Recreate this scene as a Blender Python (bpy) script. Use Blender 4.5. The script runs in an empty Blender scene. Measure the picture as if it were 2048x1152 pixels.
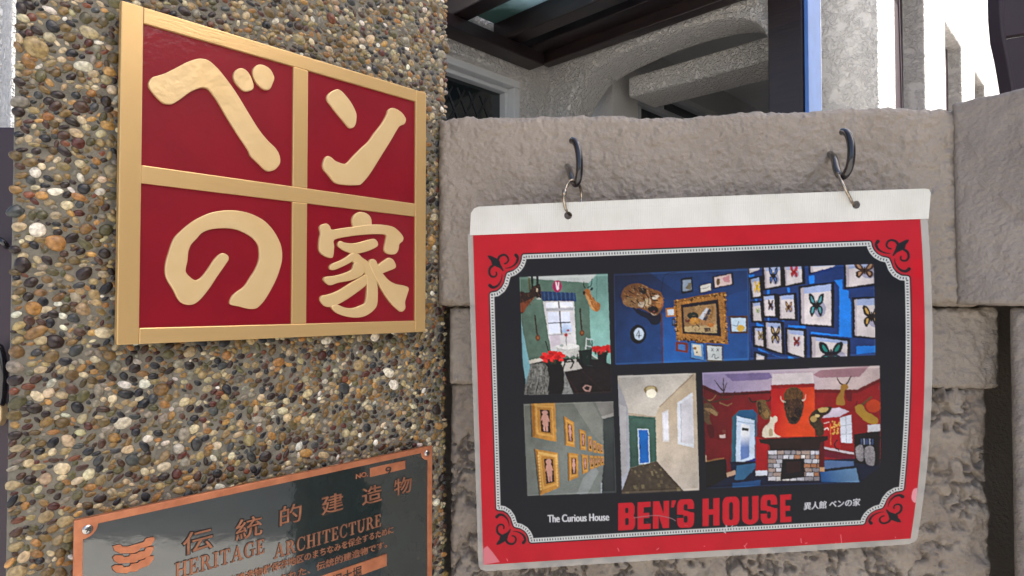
import bpy, bmesh, math, random
import numpy as np
from mathutils import Vector, Matrix
R = math.radians
rng = np.random.default_rng(7); random.seed(7)
sc = bpy.context.scene
col = sc.collection

# ------------------------------------------------------------------ camera, sky, sun, exposure
CAM_F = 1240.0                      # focal length in photograph pixels (2048 wide)
PITCH = R(1.3)
CAM = np.array([0.0, 0.0, 1.5])
cd = bpy.data.cameras.new('camera'); cam = bpy.data.objects.new('camera', cd); col.objects.link(cam)
cd.sensor_width = 36.0; cd.lens = 36.0 * CAM_F / 2048; cd.clip_start = 0.02; cd.clip_end = 400
cam.location = CAM; cam.rotation_euler = (R(90) + PITCH, 0, 0)
sc.camera = cam

SUN_AZ = (0.985, -0.17)             # direction towards the sun on the ground: from the right
SUN_EL = R(46)
w = bpy.data.worlds.new('World'); sc.world = w; w.use_nodes = True
nt = w.node_tree; nt.nodes.clear()
sky = nt.nodes.new('ShaderNodeTexSky'); sky.sky_type = 'NISHITA'; sky.sun_disc = False
sky.sun_elevation = SUN_EL; sky.sun_rotation = math.atan2(SUN_AZ[0], SUN_AZ[1])
sky.dust_density = 4.0; sky.ozone_density = 0.3; sky.air_density = 0.8
bg = nt.nodes.new('ShaderNodeBackground'); bg.inputs['Strength'].default_value = 0.085
wo = nt.nodes.new('ShaderNodeOutputWorld')
nt.links.new(sky.outputs[0], bg.inputs[0]); nt.links.new(bg.outputs[0], wo.inputs[0])
sd = bpy.data.lights.new('sun', 'SUN'); sun = bpy.data.objects.new('sun', sd); col.objects.link(sun)
sd.energy = 2.4; sd.angle = R(0.5); sd.color = (1.0, 0.97, 0.93)
sdir = Vector((SUN_AZ[0] * math.cos(SUN_EL), SUN_AZ[1] * math.cos(SUN_EL), math.sin(SUN_EL)))
sun.rotation_euler = sdir.to_track_quat('Z', 'Y').to_euler(); sun.location = (8, -2, 9)
vs = sc.view_settings; vs.view_transform = 'Standard'; vs.look = 'None'; vs.gamma = 1.0
vs.use_curve_mapping = False; vs.exposure = 2.0
sc.cycles.use_denoising = True
sc.cycles.max_bounces = 8

# ------------------------------------------------------------------ measuring helpers
def ray(x, y):
    u = (x - 1024) / CAM_F; v = -(y - 576) / CAM_F
    return np.array([u, math.cos(PITCH) - v * math.sin(PITCH), math.sin(PITCH) + v * math.cos(PITCH)])
def at(x, y, Y):
    d = ray(x, y); return CAM + d * (Y / d[1])
def hit(x, y, P, n):
    d = ray(x, y); return CAM + d * (np.dot(P - CAM, n) / np.dot(d, n))
A_ = R(44.1)
dA = np.array([math.sin(A_), math.cos(A_), 0.0]); nA = np.array([math.cos(A_), -math.sin(A_), 0.0])
dB = nA.copy(); nB = -dA                       # the other house axis: to the right and towards the camera
PP = np.array([-0.0873871, 0.62803969, 0.0])    # pebble pillar / sign plane
W_ = R(-4.3)
dW = np.array([math.cos(W_), math.sin(W_), 0.0]); nW = np.array([math.sin(W_), -math.cos(W_), 0.0])
PW = np.array([-0.07606452, 0.65272222, 0.0])   # street wall plane
def pil(s, z, h=0.0): return PP + dA * s + nA * h + np.array([0, 0, z])
def pil_sz(x, y):
    q = hit(x, y, PP, nA); return float(np.dot(q - PP, dA)), float(q[2])
def wal(s, z, h=0.0): return PW + dW * s + nW * h + np.array([0, 0, z])
def zoom(x0, y0, k): return lambda pts: [(x0 + a * k, y0 + b * k) for a, b in pts]

# ------------------------------------------------------------------ object helpers
def tag(o, label=None, cat=None, group=None, kind=None):
    if label: o['label'] = label
    if cat: o['category'] = cat
    if group: o['group'] = group
    if kind: o['kind'] = kind
    return o
def empty(name, loc, label, cat, group=None):
    o = bpy.data.objects.new(name, None); col.objects.link(o); o.location = loc; o.empty_display_size = 0.05
    return tag(o, label, cat, group)
def root_of(o):
    v = Vector((0, 0, 0))
    while o is not None: v += o.location; o = o.parent
    return v
def put(name, me, mat, parent=None, smooth=False):
    if mat is not None: me.materials.append(mat)
    if parent is not None:
        v = root_of(parent)
        me.transform(Matrix.Translation(-v))
    if smooth: me.polygons.foreach_set('use_smooth', [True] * len(me.polygons))
    o = bpy.data.objects.new(name, me); col.objects.link(o); o.parent = parent
    return o
def mesh(verts, faces):
    me = bpy.data.meshes.new('m'); me.from_pydata([tuple(map(float, v)) for v in verts], [], faces); me.update(); return me
def grid_mesh(V, smooth=True, cols=None):
    """V: (n,m,3) array of points -> quad mesh"""
    n, m = V.shape[:2]
    me = bpy.data.meshes.new('g'); me.vertices.add(n * m); me.vertices.foreach_set('co', V.reshape(-1).astype(np.float32))
    i = np.arange(n * m).reshape(n, m)
    q = np.stack([i[:-1, :-1], i[:-1, 1:], i[1:, 1:], i[1:, :-1]], -1).reshape(-1)
    k = len(q) // 4
    me.loops.add(len(q)); me.loops.foreach_set('vertex_index', q.astype(np.int32))
    me.polygons.add(k); me.polygons.foreach_set('loop_start', np.arange(k, dtype=np.int32) * 4)
    me.polygons.foreach_set('use_smooth', np.full(k, smooth))
    if cols is not None:
        at_ = me.color_attributes.new('Col', 'FLOAT_COLOR', 'POINT'); at_.data.foreach_set('color', cols.reshape(-1).astype(np.float32))
    me.update(calc_edges=True); me.validate(); return me
def boxm(o, ax, ay, az, lo, hi, bev=0.0, seg=2):
    """box in the frame (o; ax, ay, az)"""
    bm = bmesh.new(); vs_ = []
    for k in range(8):
        p = [(lo, hi)[(k >> i) & 1][i] for i in range(3)]
        vs_.append(bm.verts.new(tuple(np.asarray(o) + np.asarray(ax) * p[0] + np.asarray(ay) * p[1] + np.asarray(az) * p[2])))
    for f in ((0, 2, 3, 1), (4, 5, 7, 6), (0, 1, 5, 4), (2, 6, 7, 3), (0, 4, 6, 2), (1, 3, 7, 5)): bm.faces.new([vs_[i] for i in f])
    bmesh.ops.recalc_face_normals(bm, faces=bm.faces)
    if bev: bmesh.ops.bevel(bm, geom=bm.edges[:], offset=bev, segments=seg, profile=0.5, affect='EDGES')
    me = bpy.data.meshes.new('b'); bm.to_mesh(me); bm.free(); return me
Zv = np.array([0, 0, 1.0])
def prism(pts, h0, h1, fn, bev=0.0):
    """extrude polygon pts (a,b) from h0 to h1, mapped by fn(a,b,h)"""
    bm = bmesh.new()
    lo = [bm.verts.new(tuple(fn(a, b, h0))) for a, b in pts]; hi = [bm.verts.new(tuple(fn(a, b, h1))) for a, b in pts]
    n = len(pts)
    bm.faces.new(hi); bm.faces.new(lo[::-1])
    for i in range(n): bm.faces.new([lo[i], lo[(i + 1) % n], hi[(i + 1) % n], hi[i]])
    bmesh.ops.recalc_face_normals(bm, faces=bm.faces)
    if bev: bmesh.ops.bevel(bm, geom=bm.edges[:], offset=bev, segments=2, profile=0.5, affect='EDGES')
    bmesh.ops.triangulate(bm, faces=[f for f in bm.faces if len(f.verts) > 4])
    me = bpy.data.meshes.new('p'); bm.to_mesh(me); bm.free(); return me
def joinm(ms):
    bm = bmesh.new()
    for m in ms: bm.from_mesh(m)
    me = bpy.data.meshes.new('j'); bm.to_mesh(me); bm.free(); return me
def crom(pts, closed=False, per=6):
    pts = [np.asarray(p, float) for p in pts]; n = len(pts); out = []
    rngi = range(n if closed else n - 1)
    for i in rngi:
        if closed: p0, p1, p2, p3 = pts[(i - 1) % n], pts[i], pts[(i + 1) % n], pts[(i + 2) % n]
        else: p0, p1, p2, p3 = pts[max(i - 1, 0)], pts[i], pts[i + 1], pts[min(i + 2, n - 1)]
        for k in range(per):
            t = k / per
            out.append(.5 * ((2 * p1) + (-p0 + p2) * t + (2 * p0 - 5 * p1 + 4 * p2 - p3) * t * t + (-p0 + 3 * p1 - 3 * p2 + p3) * t ** 3))
    if not closed: out.append(pts[-1])
    return out
def tube(pts, r, seg=12, closed=False):
    pts = [Vector(p) for p in pts]; n = len(pts); bm = bmesh.new(); rings = []
    rr = r if hasattr(r, '__len__') else [r] * n
    up = Vector((0.13, 0.21, 0.97)); prev = None
    for i, p in enumerate(pts):
        a = pts[(i - 1) % n] if (closed or i > 0) else p; b = pts[(i + 1) % n] if (closed or i < n - 1) else p
        t = (b - a).normalized()
        x = (prev - t * prev.dot(t)).normalized() if prev is not None else t.cross(up).normalized()
        prev = x; y = t.cross(x)
        rings.append([bm.verts.new(p + (x * math.cos(2 * math.pi * k / seg) + y * math.sin(2 * math.pi * k / seg)) * rr[i]) for k in range(seg)])
    for i in range(n if closed else n - 1):
        a, b = rings[i], rings[(i + 1) % n]
        off = 0
        if closed and i == n - 1:
            off = min(range(seg), key=lambda o: (a[0].co - b[o].co).length)
        for k in range(seg): bm.faces.new([a[k], a[(k + 1) % seg], b[(k + 1 + off) % seg], b[(k + off) % seg]])
    if not closed:
        for i, s in ((0, -1), (n - 1, 1)):
            t = (pts[1] - pts[0]).normalized() if i == 0 else (pts[-1] - pts[-2]).normalized()
            tip = bm.verts.new(pts[i] + t * s * rr[i] * .55)
            mid = [bm.verts.new(pts[i] + t * s * rr[i] * .38 + (v.co - pts[i]) * .72) for v in rings[i]]
            for k in range(seg):
                bm.faces.new([rings[i][k], rings[i][(k + 1) % seg], mid[(k + 1) % seg], mid[k]])
                bm.faces.new([mid[k], mid[(k + 1) % seg], tip])
    bmesh.ops.recalc_face_normals(bm, faces=bm.faces)
    me = bpy.data.meshes.new('t'); bm.to_mesh(me); bm.free()
    me.polygons.foreach_set('use_smooth', [True] * len(me.polygons)); return me
def curve_mesh(outlines, extrude, bevel, fn, res=2):
    """filled 2D outlines (metres, a/b) with rounded edges, mapped by fn(a,b,h)"""
    c = bpy.data.curves.new('c', 'CURVE'); c.dimensions = '2D'; c.fill_mode = 'BOTH'; c.extrude = extrude; c.bevel_depth = bevel; c.bevel_resolution = res
    for pts in outlines:
        s = c.splines.new('POLY'); s.points.add(len(pts) - 1); s.use_cyclic_u = True
        s.points.foreach_set('co', np.array([(a, b, 0, 1) for a, b in pts], np.float32).reshape(-1))
    return _cv(c, fn)
def text_mesh(body, size, extrude, offset, fn, sx=1.0, bevel=0.0, align='CENTER'):
    c = bpy.data.curves.new('t', 'FONT'); c.body = body; c.size = size; c.extrude = extrude; c.offset = offset; c.bevel_depth = bevel
    c.align_x = align; c.align_y = 'CENTER' if align == 'CENTER' else 'TOP_BASELINE'; c.resolution_u = 4
    if align != 'CENTER': c.align_y = 'TOP_BASELINE'
    return _cv(c, fn, sx)
def _cv(c, fn, sx=1.0):
    o = bpy.data.objects.new('c', c); col.objects.link(o)
    dg = bpy.context.evaluated_depsgraph_get(); dg.update()
    me = bpy.data.meshes.new_from_object(o.evaluated_get(dg)); bpy.data.objects.remove(o)
    me.materials.clear()
    if fn is not None:
        for v in me.vertices: v.co = Vector(tuple(fn(v.co.x * sx, v.co.y, v.co.z)))
        bm = bmesh.new(); bm.from_mesh(me); bmesh.ops.remove_doubles(bm, verts=bm.verts, dist=1e-6); bmesh.ops.recalc_face_normals(bm, faces=bm.faces); bm.to_mesh(me); bm.free()
    return me
# lattice noise, numpy
class Noise:
    def __init__(s, seed): s.t = np.random.default_rng(seed).random((256, 256)).astype(np.float32)
    def __call__(s, x, y):
        xi = np.floor(x).astype(int); yi = np.floor(y).astype(int); fx = x - xi; fy = y - yi
        fx = fx * fx * (3 - 2 * fx); fy = fy * fy * (3 - 2 * fy); t = s.t
        a = t[xi & 255, yi & 255]; b = t[(xi + 1) & 255, yi & 255]; c = t[xi & 255, (yi + 1) & 255]; d = t[(xi + 1) & 255, (yi + 1) & 255]
        return (a * (1 - fx) + b * fx) * (1 - fy) + (c * (1 - fx) + d * fx) * fy
    def fbm(s, x, y, o=4, g=.5):
        v = 0; k = 1; tot = 0
        for i in range(o): v = v + s(x * 2 ** i + 17 * i, y * 2 ** i + 31 * i) * k; tot += k; k *= g
        return v / tot
NZ = Noise(3)

# ------------------------------------------------------------------ materials
def lin(c): 
    c = np.asarray(c, float) / 255
    return np.where(c <= .04045, c / 12.92, ((c + .055) / 1.055) ** 2.4)
def principled(name):
    m = bpy.data.materials.new(name); m.use_nodes = True; n = m.node_tree; n.nodes.clear()
    b = n.nodes.new('ShaderNodeBsdfPrincipled'); o = n.nodes.new('ShaderNodeOutputMaterial'); n.links.new(b.outputs[0], o.inputs[0])
    return m, n, b
def node(n, t, **kw):
    x = n.nodes.new(t)
    for k, v in kw.items():
        if hasattr(x, k) and not k[0].isupper(): setattr(x, k, v)
        else: x.inputs[k].default_value = v
    return x
def mat(name, c, rough=.6, metal=0.0, coat=0.0, coat_rough=.05, var=0.0, vscale=20.0, bump=0.0, bscale=60.0, bdist=.002, c2=None, spec=.5, stretch=None, rvar=0.0, detail=6.0):
    """procedural paint/stone: base colour with noise variation towards c2, noise bump"""
    m, n, b = principled(name)
    b.inputs['Roughness'].default_value = rough; b.inputs['Metallic'].default_value = metal
    b.inputs['Coat Weight'].default_value = coat; b.inputs['Coat Roughness'].default_value = coat_rough; b.inputs['Specular IOR Level'].default_value = spec
    tc = node(n, 'ShaderNodeNewGeometry'); src = tc.outputs['Position']
    if stretch:
        mp = node(n, 'ShaderNodeMapping'); mp.inputs['Scale'].default_value = stretch; n.links.new(src, mp.inputs['Vector']); src = mp.outputs[0]
    c = tuple(c) + (1,)
    if var or c2 is not None:
        nz = node(n, 'ShaderNodeTexNoise', Scale=vscale, Detail=detail); n.links.new(src, nz.inputs['Vector'])
        mx = node(n, 'ShaderNodeMix', data_type='RGBA')
        rp = node(n, 'ShaderNodeMapRange'); rp.inputs['From Min'].default_value = .35; rp.inputs['From Max'].default_value = .65
        n.links.new(nz.outputs['Fac'], rp.inputs['Value']); n.links.new(rp.outputs[0], mx.inputs['Factor'])
        k2 = tuple(c2) if c2 is not None else tuple(x * (1 - var) for x in c[:3])
        mx.inputs['A'].default_value = c; mx.inputs['B'].default_value = k2 + (1,); n.links.new(mx.outputs['Result'], b.inputs['Base Color'])
        if rvar:
            rr = node(n, 'ShaderNodeMapRange'); rr.inputs['To Min'].default_value = max(rough - rvar, .02); rr.inputs['To Max'].default_value = rough + rvar
            n.links.new(nz.outputs['Fac'], rr.inputs['Value']); n.links.new(rr.outputs[0], b.inputs['Roughness'])
    else: b.inputs['Base Color'].default_value = c
    if bump:
        nb = node(n, 'ShaderNodeTexNoise', Scale=bscale, Detail=detail); n.links.new(src, nb.inputs['Vector'])
        bp = node(n, 'ShaderNodeBump', Strength=bump, Distance=bdist); n.links.new(nb.outputs['Fac'], bp.inputs['Height']); n.links.new(bp.outputs[0], b.inputs['Normal'])
        if coat: n.links.new(bp.outputs[0], b.inputs['Coat Normal'])
    return m
def stucco(name, c, c2, scale=30., strength=.8, dist=.012, rough=.85, islands=False):
    """trowelled stucco: smooth islands between crinkled ridges"""
    m, n, b = principled(name); b.inputs['Roughness'].default_value = rough
    tc = node(n, 'ShaderNodeNewGeometry'); src = tc.outputs['Position']
    n1 = node(n, 'ShaderNodeTexNoise', Scale=scale, Detail=5.0, Distortion=.8); n.links.new(src, n1.inputs['Vector'])
    n2 = node(n, 'ShaderNodeTexNoise', Scale=scale * .35, Detail=2.0); n.links.new(src, n2.inputs['Vector'])
    r1 = node(n, 'ShaderNodeMapRange'); r1.inputs['From Min'].default_value = .38; r1.inputs['From Max'].default_value = .6
    n.links.new(n1.outputs['Fac'], r1.inputs['Value'])
    r2 = node(n, 'ShaderNodeMapRange'); r2.inputs['From Min'].default_value = .36 if islands else -2.0; r2.inputs['From Max'].default_value = .52 if islands else -1.0
    n.links.new(n2.outputs['Fac'], r2.inputs['Value'])
    mu = node(n, 'ShaderNodeMath', operation='MULTIPLY'); n.links.new(r1.outputs[0], mu.inputs[0]); n.links.new(r2.outputs[0], mu.inputs[1])
    bp = node(n, 'ShaderNodeBump', Strength=strength, Distance=dist); n.links.new(mu.outputs[0], bp.inputs['Height']); n.links.new(bp.outputs[0], b.inputs['Normal'])
    mx = node(n, 'ShaderNodeMix', data_type='RGBA'); mx.inputs['A'].default_value = tuple(c2) + (1,); mx.inputs['B'].default_value = tuple(c) + (1,)
    n3 = node(n, 'ShaderNodeTexNoise', Scale=2.2, Detail=6.0); n.links.new(src, n3.inputs['Vector'])
    r3 = node(n, 'ShaderNodeMapRange'); r3.inputs['From Min'].default_value = .3; r3.inputs['From Max'].default_value = .55
    n.links.new(n3.outputs['Fac'], r3.inputs['Value']); n.links.new(r3.outputs[0], mx.inputs['Factor']); n.links.new(mx.outputs['Result'], b.inputs['Base Color'])
    return m
def attr_mat(name, rough, coat=0.0, coat_rough=.1, use_object=False, mott=0.0, mscale=400., bump=0.0, bscale=200., bdist=.0004):
    m, n, b = principled(name); b.inputs['Roughness'].default_value = rough
    b.inputs['Coat Weight'].default_value = coat; b.inputs['Coat Roughness'].default_value = coat_rough
    if use_object: a = node(n, 'ShaderNodeObjectInfo'); out = a.outputs['Color']
    else: a = node(n, 'ShaderNodeAttribute', attribute_name='Col'); out = a.outputs['Color']
    g = node(n, 'ShaderNodeNewGeometry')
    if mott:
        nz = node(n, 'ShaderNodeTexNoise', Scale=mscale, Detail=5.0); n.links.new(g.outputs['Position'], nz.inputs['Vector'])
        rp = node(n, 'ShaderNodeMapRange'); rp.inputs['From Min'].default_value = .3; rp.inputs['From Max'].default_value = .7
        rp.inputs['To Min'].default_value = 1 - mott; rp.inputs['To Max'].default_value = 1 + mott
        n.links.new(nz.outputs['Fac'], rp.inputs['Value'])
        mx = node(n, 'ShaderNodeVectorMath', operation='SCALE'); n.links.new(out, mx.inputs[0]); n.links.new(rp.outputs[0], mx.inputs['Scale']); out = mx.outputs[0]
    n.links.new(out, b.inputs['Base Color'])
    if bump:
        nb = node(n, 'ShaderNodeTexNoise', Scale=bscale, Detail=4.0); n.links.new(g.outputs['Position'], nb.inputs['Vector'])
        bp = node(n, 'ShaderNodeBump', Strength=bump, Distance=bdist); n.links.new(nb.outputs['Fac'], bp.inputs['Height']); n.links.new(bp.outputs[0], b.inputs['Normal'])
        if coat: n.links.new(bp.outputs[0], b.inputs['Coat Normal'])
    return m
M = {}
M['mortar'] = mat('pebble mortar', (.20, .185, .145), .9, var=.35, vscale=120, bump=.6, bscale=500, bdist=.0015)
M['pebble'] = attr_mat('pebble', .34, use_object=True, mott=.45, mscale=380, bump=.45, bscale=620, bdist=.0007)
M['pebbles'] = attr_mat('pebble bed', .34, mott=.45, mscale=380, bump=.45, bscale=620, bdist=.0007)
M['gold'] = mat('gold paint', (.68, .455, .195), .32, metal=.5, c2=(.64, .42, .175), vscale=30, bump=.18, bscale=260, bdist=.0006, stretch=(1, 1, .25), rvar=.08)
M['goldh'] = mat('gold paint brushed across', (.70, .475, .21), .32, metal=.5, c2=(.66, .44, .19), vscale=30, bump=.18, bscale=260, bdist=.0006, stretch=(.3, .3, 3), rvar=.08)
M['goldc'] = mat('gold paint on characters', (.79, .58, .30), .34, metal=.35, c2=(.73, .52, .25), vscale=26, bump=.35, bscale=120, bdist=.0012, detail=2.0, rvar=.08)
M['red'] = mat('red enamel', (.225, .0015, .011), .40, coat=.8, coat_rough=.06, spec=.25, var=.12, vscale=30, bump=.18, bscale=210, bdist=.0008)
M['copper'] = mat('copper', (.66, .26, .13), .38, metal=.55, c2=(.50, .18, .09), vscale=90, bump=.12, bscale=300, bdist=.0004, rvar=.08)
M['enamel'] = mat('dark green enamel', (.006, .018, .017), .3, coat=1.0, coat_rough=.035, var=.3, vscale=60, bump=.10, bscale=45, bdist=.0012)
M['copper_dull'] = mat('dull copper lettering', (.46, .20, .11), .4, metal=.5, c2=(.30, .13, .075), vscale=140)
M['inkline'] = mat('dark outline', (.02, .02, .018), .5)
M['steel'] = mat('screw steel', (.55, .54, .52), .25, metal=1.0, var=.2, vscale=600)
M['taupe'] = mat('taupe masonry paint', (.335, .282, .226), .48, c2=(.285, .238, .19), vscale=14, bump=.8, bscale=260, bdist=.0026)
M['taupe_shaded'] = mat('taupe masonry paint darkened as pier shade', (.29, .248, .212), .55, c2=(.235, .20, .17), vscale=14, bump=.8, bscale=260, bdist=.0026)  # darker copy of the taupe: shade of the left-facing pier painted in
M['rubble'] = mat('taupe paint on rough stone', (.32, .268, .212), .7, c2=(.24, .193, .15), vscale=45, bump=.8, bscale=200, bdist=.003)
M['black_wire'] = mat('black plastic coated hook', (.008, .007, .010), .22, coat=.8, coat_rough=.08)
M['ring'] = mat('tarnished ring steel', (.52, .47, .40), .25, metal=.95, c2=(.26, .21, .15), vscale=300)
M['stucco'] = stucco('white stucco', (.86, .83, .78), (.82, .79, .73), 70, 1.0, .011)
M['stucco_wing'] = stucco('white stucco on the wing', (.66, .65, .63), (.62, .61, .59), 60, .9, .008, islands=True)
M['stucco_shaded'] = stucco('stucco darkened as porch shade', (.74, .72, .68), (.66, .64, .60), 120, .7, .004)  # darker copy of the white stucco: porch shade put into the colour
M['brown'] = mat('dark brown timber paint', (.020, .013, .015), .38, c2=(.030, .018, .017), vscale=9, bump=.3, bscale=25, bdist=.002, stretch=(1, 1, 6))
M['blue'] = mat('blue painted sky reflection', (.10, .24, .62), .35, var=.15, vscale=20, bump=.1, bscale=60)  # reflected sky put into the colour
M['white'] = mat('white window paint', (.72, .74, .74), .45, var=.06, vscale=12, bump=.1, bscale=90)
M['pane'] = mat('dark window glass', (.010, .016, .018), .12, coat=1.0, coat_rough=.03, bump=.04, bscale=9)
M['lead'] = mat('lead came', (.03, .03, .032), .5)
M['plum'] = mat('plum brown coated sheet', (.045, .026, .035), .5, c2=(.034, .020, .028), vscale=8, bump=.15, bscale=40)
M['street'] = mat('pale street paving', (.52, .49, .44), .9, c2=(.44, .415, .375), vscale=3, bump=.5, bscale=40, bdist=.004)
M['render'] = mat('brown wall of added houses', (.20, .17, .14), .9, c2=(.16, .135, .11), vscale=1.5, bump=.4, bscale=30, bdist=.004)  # for the houses added out of view
M['tape'] = mat('ribbed white binding tape', (.70, .69, .64), .5, c2=(.62, .61, .55), vscale=22)
n_ = M['tape'].node_tree; b_ = [x for x in n_.nodes if x.type == 'BSDF_PRINCIPLED'][0]
g_ = node(n_, 'ShaderNodeNewGeometry'); wv = node(n_, 'ShaderNodeTexWave', Scale=150.0, Distortion=.9, Detail=1.0); n_.links.new(g_.outputs['Position'], wv.inputs['Vector'])
bp_ = node(n_, 'ShaderNodeBump', Strength=.28, Distance=.0005); n_.links.new(wv.outputs['Fac'], bp_.inputs['Height']); n_.links.new(bp_.outputs[0], b_.inputs['Normal'])
M['print'] = attr_mat('laminated colour print', .55, coat=.12, coat_rough=.12, bump=.06, bscale=18, bdist=.004)
m_, n_, b_ = principled('clear laminate film'); M['film'] = m_
[x for x in M['print'].node_tree.nodes if x.type == 'BSDF_PRINCIPLED'][0].inputs['Specular IOR Level'].default_value = .15
b_.inputs['Base Color'].default_value = (.62, .60, .56, 1); b_.inputs['Roughness'].default_value = .2; b_.inputs['Alpha'].default_value = .42; b_.inputs['Coat Weight'].default_value = .5
m_, n_, b_ = principled('frosted roof glass'); M['roofglass'] = m_
tr_ = node(n_, 'ShaderNodeBsdfTranslucent'); tr_.inputs[0].default_value = (.42, .56, .55, 1)
mx_ = node(n_, 'ShaderNodeMixShader'); mx_.inputs[0].default_value = .92
b_.inputs['Base Color'].default_value = (.12, .17, .17, 1); b_.inputs['Roughness'].default_value = .15
nz_ = node(n_, 'ShaderNodeTexNoise', Scale=2.5, Detail=5.0); g_ = node(n_, 'ShaderNodeNewGeometry'); n_.links.new(g_.outputs['Position'], nz_.inputs['Vector'])
rp_ = node(n_, 'ShaderNodeValToRGB'); rp_.color_ramp.elements[0].position = .4; rp_.color_ramp.elements[0].color = (.16, .22, .19, 1); rp_.color_ramp.elements[1].position = .6; rp_.color_ramp.elements[1].color = (.74, .88, .87, 1)
n_.links.new(nz_.outputs['Fac'], rp_.inputs[0]); n_.links.new(rp_.outputs[0], tr_.inputs[0])
out_ = [x for x in n_.nodes if x.type == 'OUTPUT_MATERIAL'][0]
n_.links.new(b_.outputs[0], mx_.inputs[1]); n_.links.new(tr_.outputs[0], mx_.inputs[2]); n_.links.new(mx_.outputs[0], out_.inputs[0])
for k_ in ('enamel',):
    b_ = [x for x in M[k_].node_tree.nodes if x.type == 'BSDF_PRINCIPLED'][0]; b_.inputs['Coat IOR'].default_value = 2.2

# ------------------------------------------------------------------ the setting
g = put('street_ground', mesh([(-60, -60, 0), (60, -60, 0), (60, 60, 0), (-60, 60, 0)], [(0, 1, 2, 3)]), M['street']); tag(g, kind='structure')

# buildings added out of view on the right to shade the gateway
t = empty('added_shade_house', (5.5, .62, 0), 'plain brown house added out of view on the right to shade the gateway', 'added building')
put('wall', boxm((0, 0, 0), (1, 0, 0), (0, 1, 0), Zv, (3.0, .12, 0), (8, 1.3, 5.6)), M['render'], t)  # wall of the added shade house, out of view
put('roof', boxm((0, 0, 0), (1, 0, 0), (0, 1, 0), Zv, (2.8, .10, 5.6), (8.2, 1.4, 5.8)), M['brown'], t)  # roof of the added shade house, out of view
t = empty('added_dark_annex', (5.5, -.2, 0), 'dark timber clad annex added out of view to darken the plaque reflection', 'added building')  # added unseen, for the dark band reflected in the plaque
put('roof', boxm((0, 0, 0), (1, 0, 0), (0, 1, 0), Zv, (2.8, -.56, 5.5), (8.2, .09, 5.7)), M['brown'], t)  # roof of the added annex, out of view
for k in range(5):
    put('added_annex_board', boxm((0, 0, 0), (1, 0, 0), (0, 1, 0), Zv, (3.0, -.48 + .118 * k, 0), (8, -.37 + .118 * k, 5.5), .006), M['brown'], t)
put('wall', boxm((0, 0, 0), (1, 0, 0), (0, 1, 0), Zv, (3.03, -.47, 0), (7.9, .1, 5.48)), M['plum'], t)

t = empty('added_reflection_house', (11.5, -6, 0), 'grey brown house added across the street, out of view, to darken the sign reflection', 'added building')  # added unseen house that darkens reflections in the sign and plaque
put('wall', boxm((0, 0, 0), (1, 0, 0), (0, 1, 0), Zv, (9, -11, 0), (14, -1.2, 5.6)), M['render'], t)  # wall of the added reflection house, out of view
put('roof', prism([(8.6, 5.6), (14.4, 5.6), (11.5, 7.4)], -11.3, -.9, lambda a, b, h: np.array([a, h, b])), M['brown'], t)  # roof of the added reflection house, out of view

# ------------------------------------------------------------------ house behind the wall
PC = np.array([.14, 2.60, 0.0])
def la(tt, z, h): return PC - dA * tt + nA * h + Zv * z          # window wall: tt to the left, h out of the wall
def lb(tt, z, h): return PC + dB * tt + nB * h + Zv * z          # arch wall: tt to the right
house = empty('stucco_house', tuple(PC), 'white stucco house with round arch and leaded window behind the wall', 'house')
def rect(a0, b0, a1, b1): return [(a0, b0), (a1, b0), (a1, b1), (a0, b1)]
wallL = curve_mesh([rect(.0, 0, 1.75, 3.0), rect(.092, 1.1, 1.05, 2.428)], .07, .012, lambda a, b, h: la(a, b, h - .085))
put('wall', wallL, M['stucco'], house)
put('inner_wall', boxm(PC, -dA, nA, Zv, (.02, -.42, .02), (1.73, -.30, 2.95)), M['stucco_shaded'], house)
fr = put('window', joinm([boxm(PC, -dA, nA, Zv, (.095, -.135, 2.388), (1.045, -.05, 2.424), .005), boxm(PC, -dA, nA, Zv, (.095, -.134, 1.105), (.135, -.051, 2.387), .005),
                          boxm(PC, -dA, nA, Zv, (1.0, -.134, 1.105), (1.045, -.051, 2.387), .005), boxm(PC, -dA, nA, Zv, (.136, -.133, 1.105), (.999, -.052, 1.16), .005)]), M['white'], house)
put('inner_frame', joinm([boxm(PC, -dA, nA, Zv, (.136, -.13, 2.370), (.999, -.085, 2.387), .003), boxm(PC, -dA, nA, Zv, (.136, -.13, 1.161), (.153, -.085, 2.369), .003)]), M['white'], fr)
put('pane', boxm(PC, -dA, nA, Zv, (.137, -.128, 1.162), (.998, -.118, 2.386)), M['pane'], fr)
# diamond lattice: bars clipped to the pane
x0, x1, y0, y1 = .215, .985, 1.25, 2.335; pitch = .062
def clip(c, sgn):
    # line  a = c + sgn*(b-y0)*.56
    pts = []
    for b in (y0, y1):
        a = c + sgn * (b - y0) * .56; pts.append((a, b))
    (a0, b0), (a1, b1) = pts
    if a0 > a1: (a0, b0), (a1, b1) = (a1, b1), (a0, b0)
    if a1 < x0 or a0 > x1: return None
    if a0 < x0: b0 += (b1 - b0) * (x0 - a0) / (a1 - a0); a0 = x0
    if a1 > x1: b1 = b0 + (b1 - b0) * (x1 - a0) / (a1 - a0); a1 = x1
    return (a0, b0), (a1, b1)
for sgn in (1, -1):
    for k in range(-12, 26):
        q = clip(x0 + k * pitch, sgn)
        if q is None: continue
        (a0, b0), (a1, b1) = q
        if math.hypot(a1 - a0, b1 - b0) < .03 or max(b0, b1) < 1.7: continue
        put('lead_bar', tube([la(a0, b0, -.116), la(a1, b1, -.1155 + .001 * sgn)], .0034, 6), M['lead'], fr)
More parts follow.
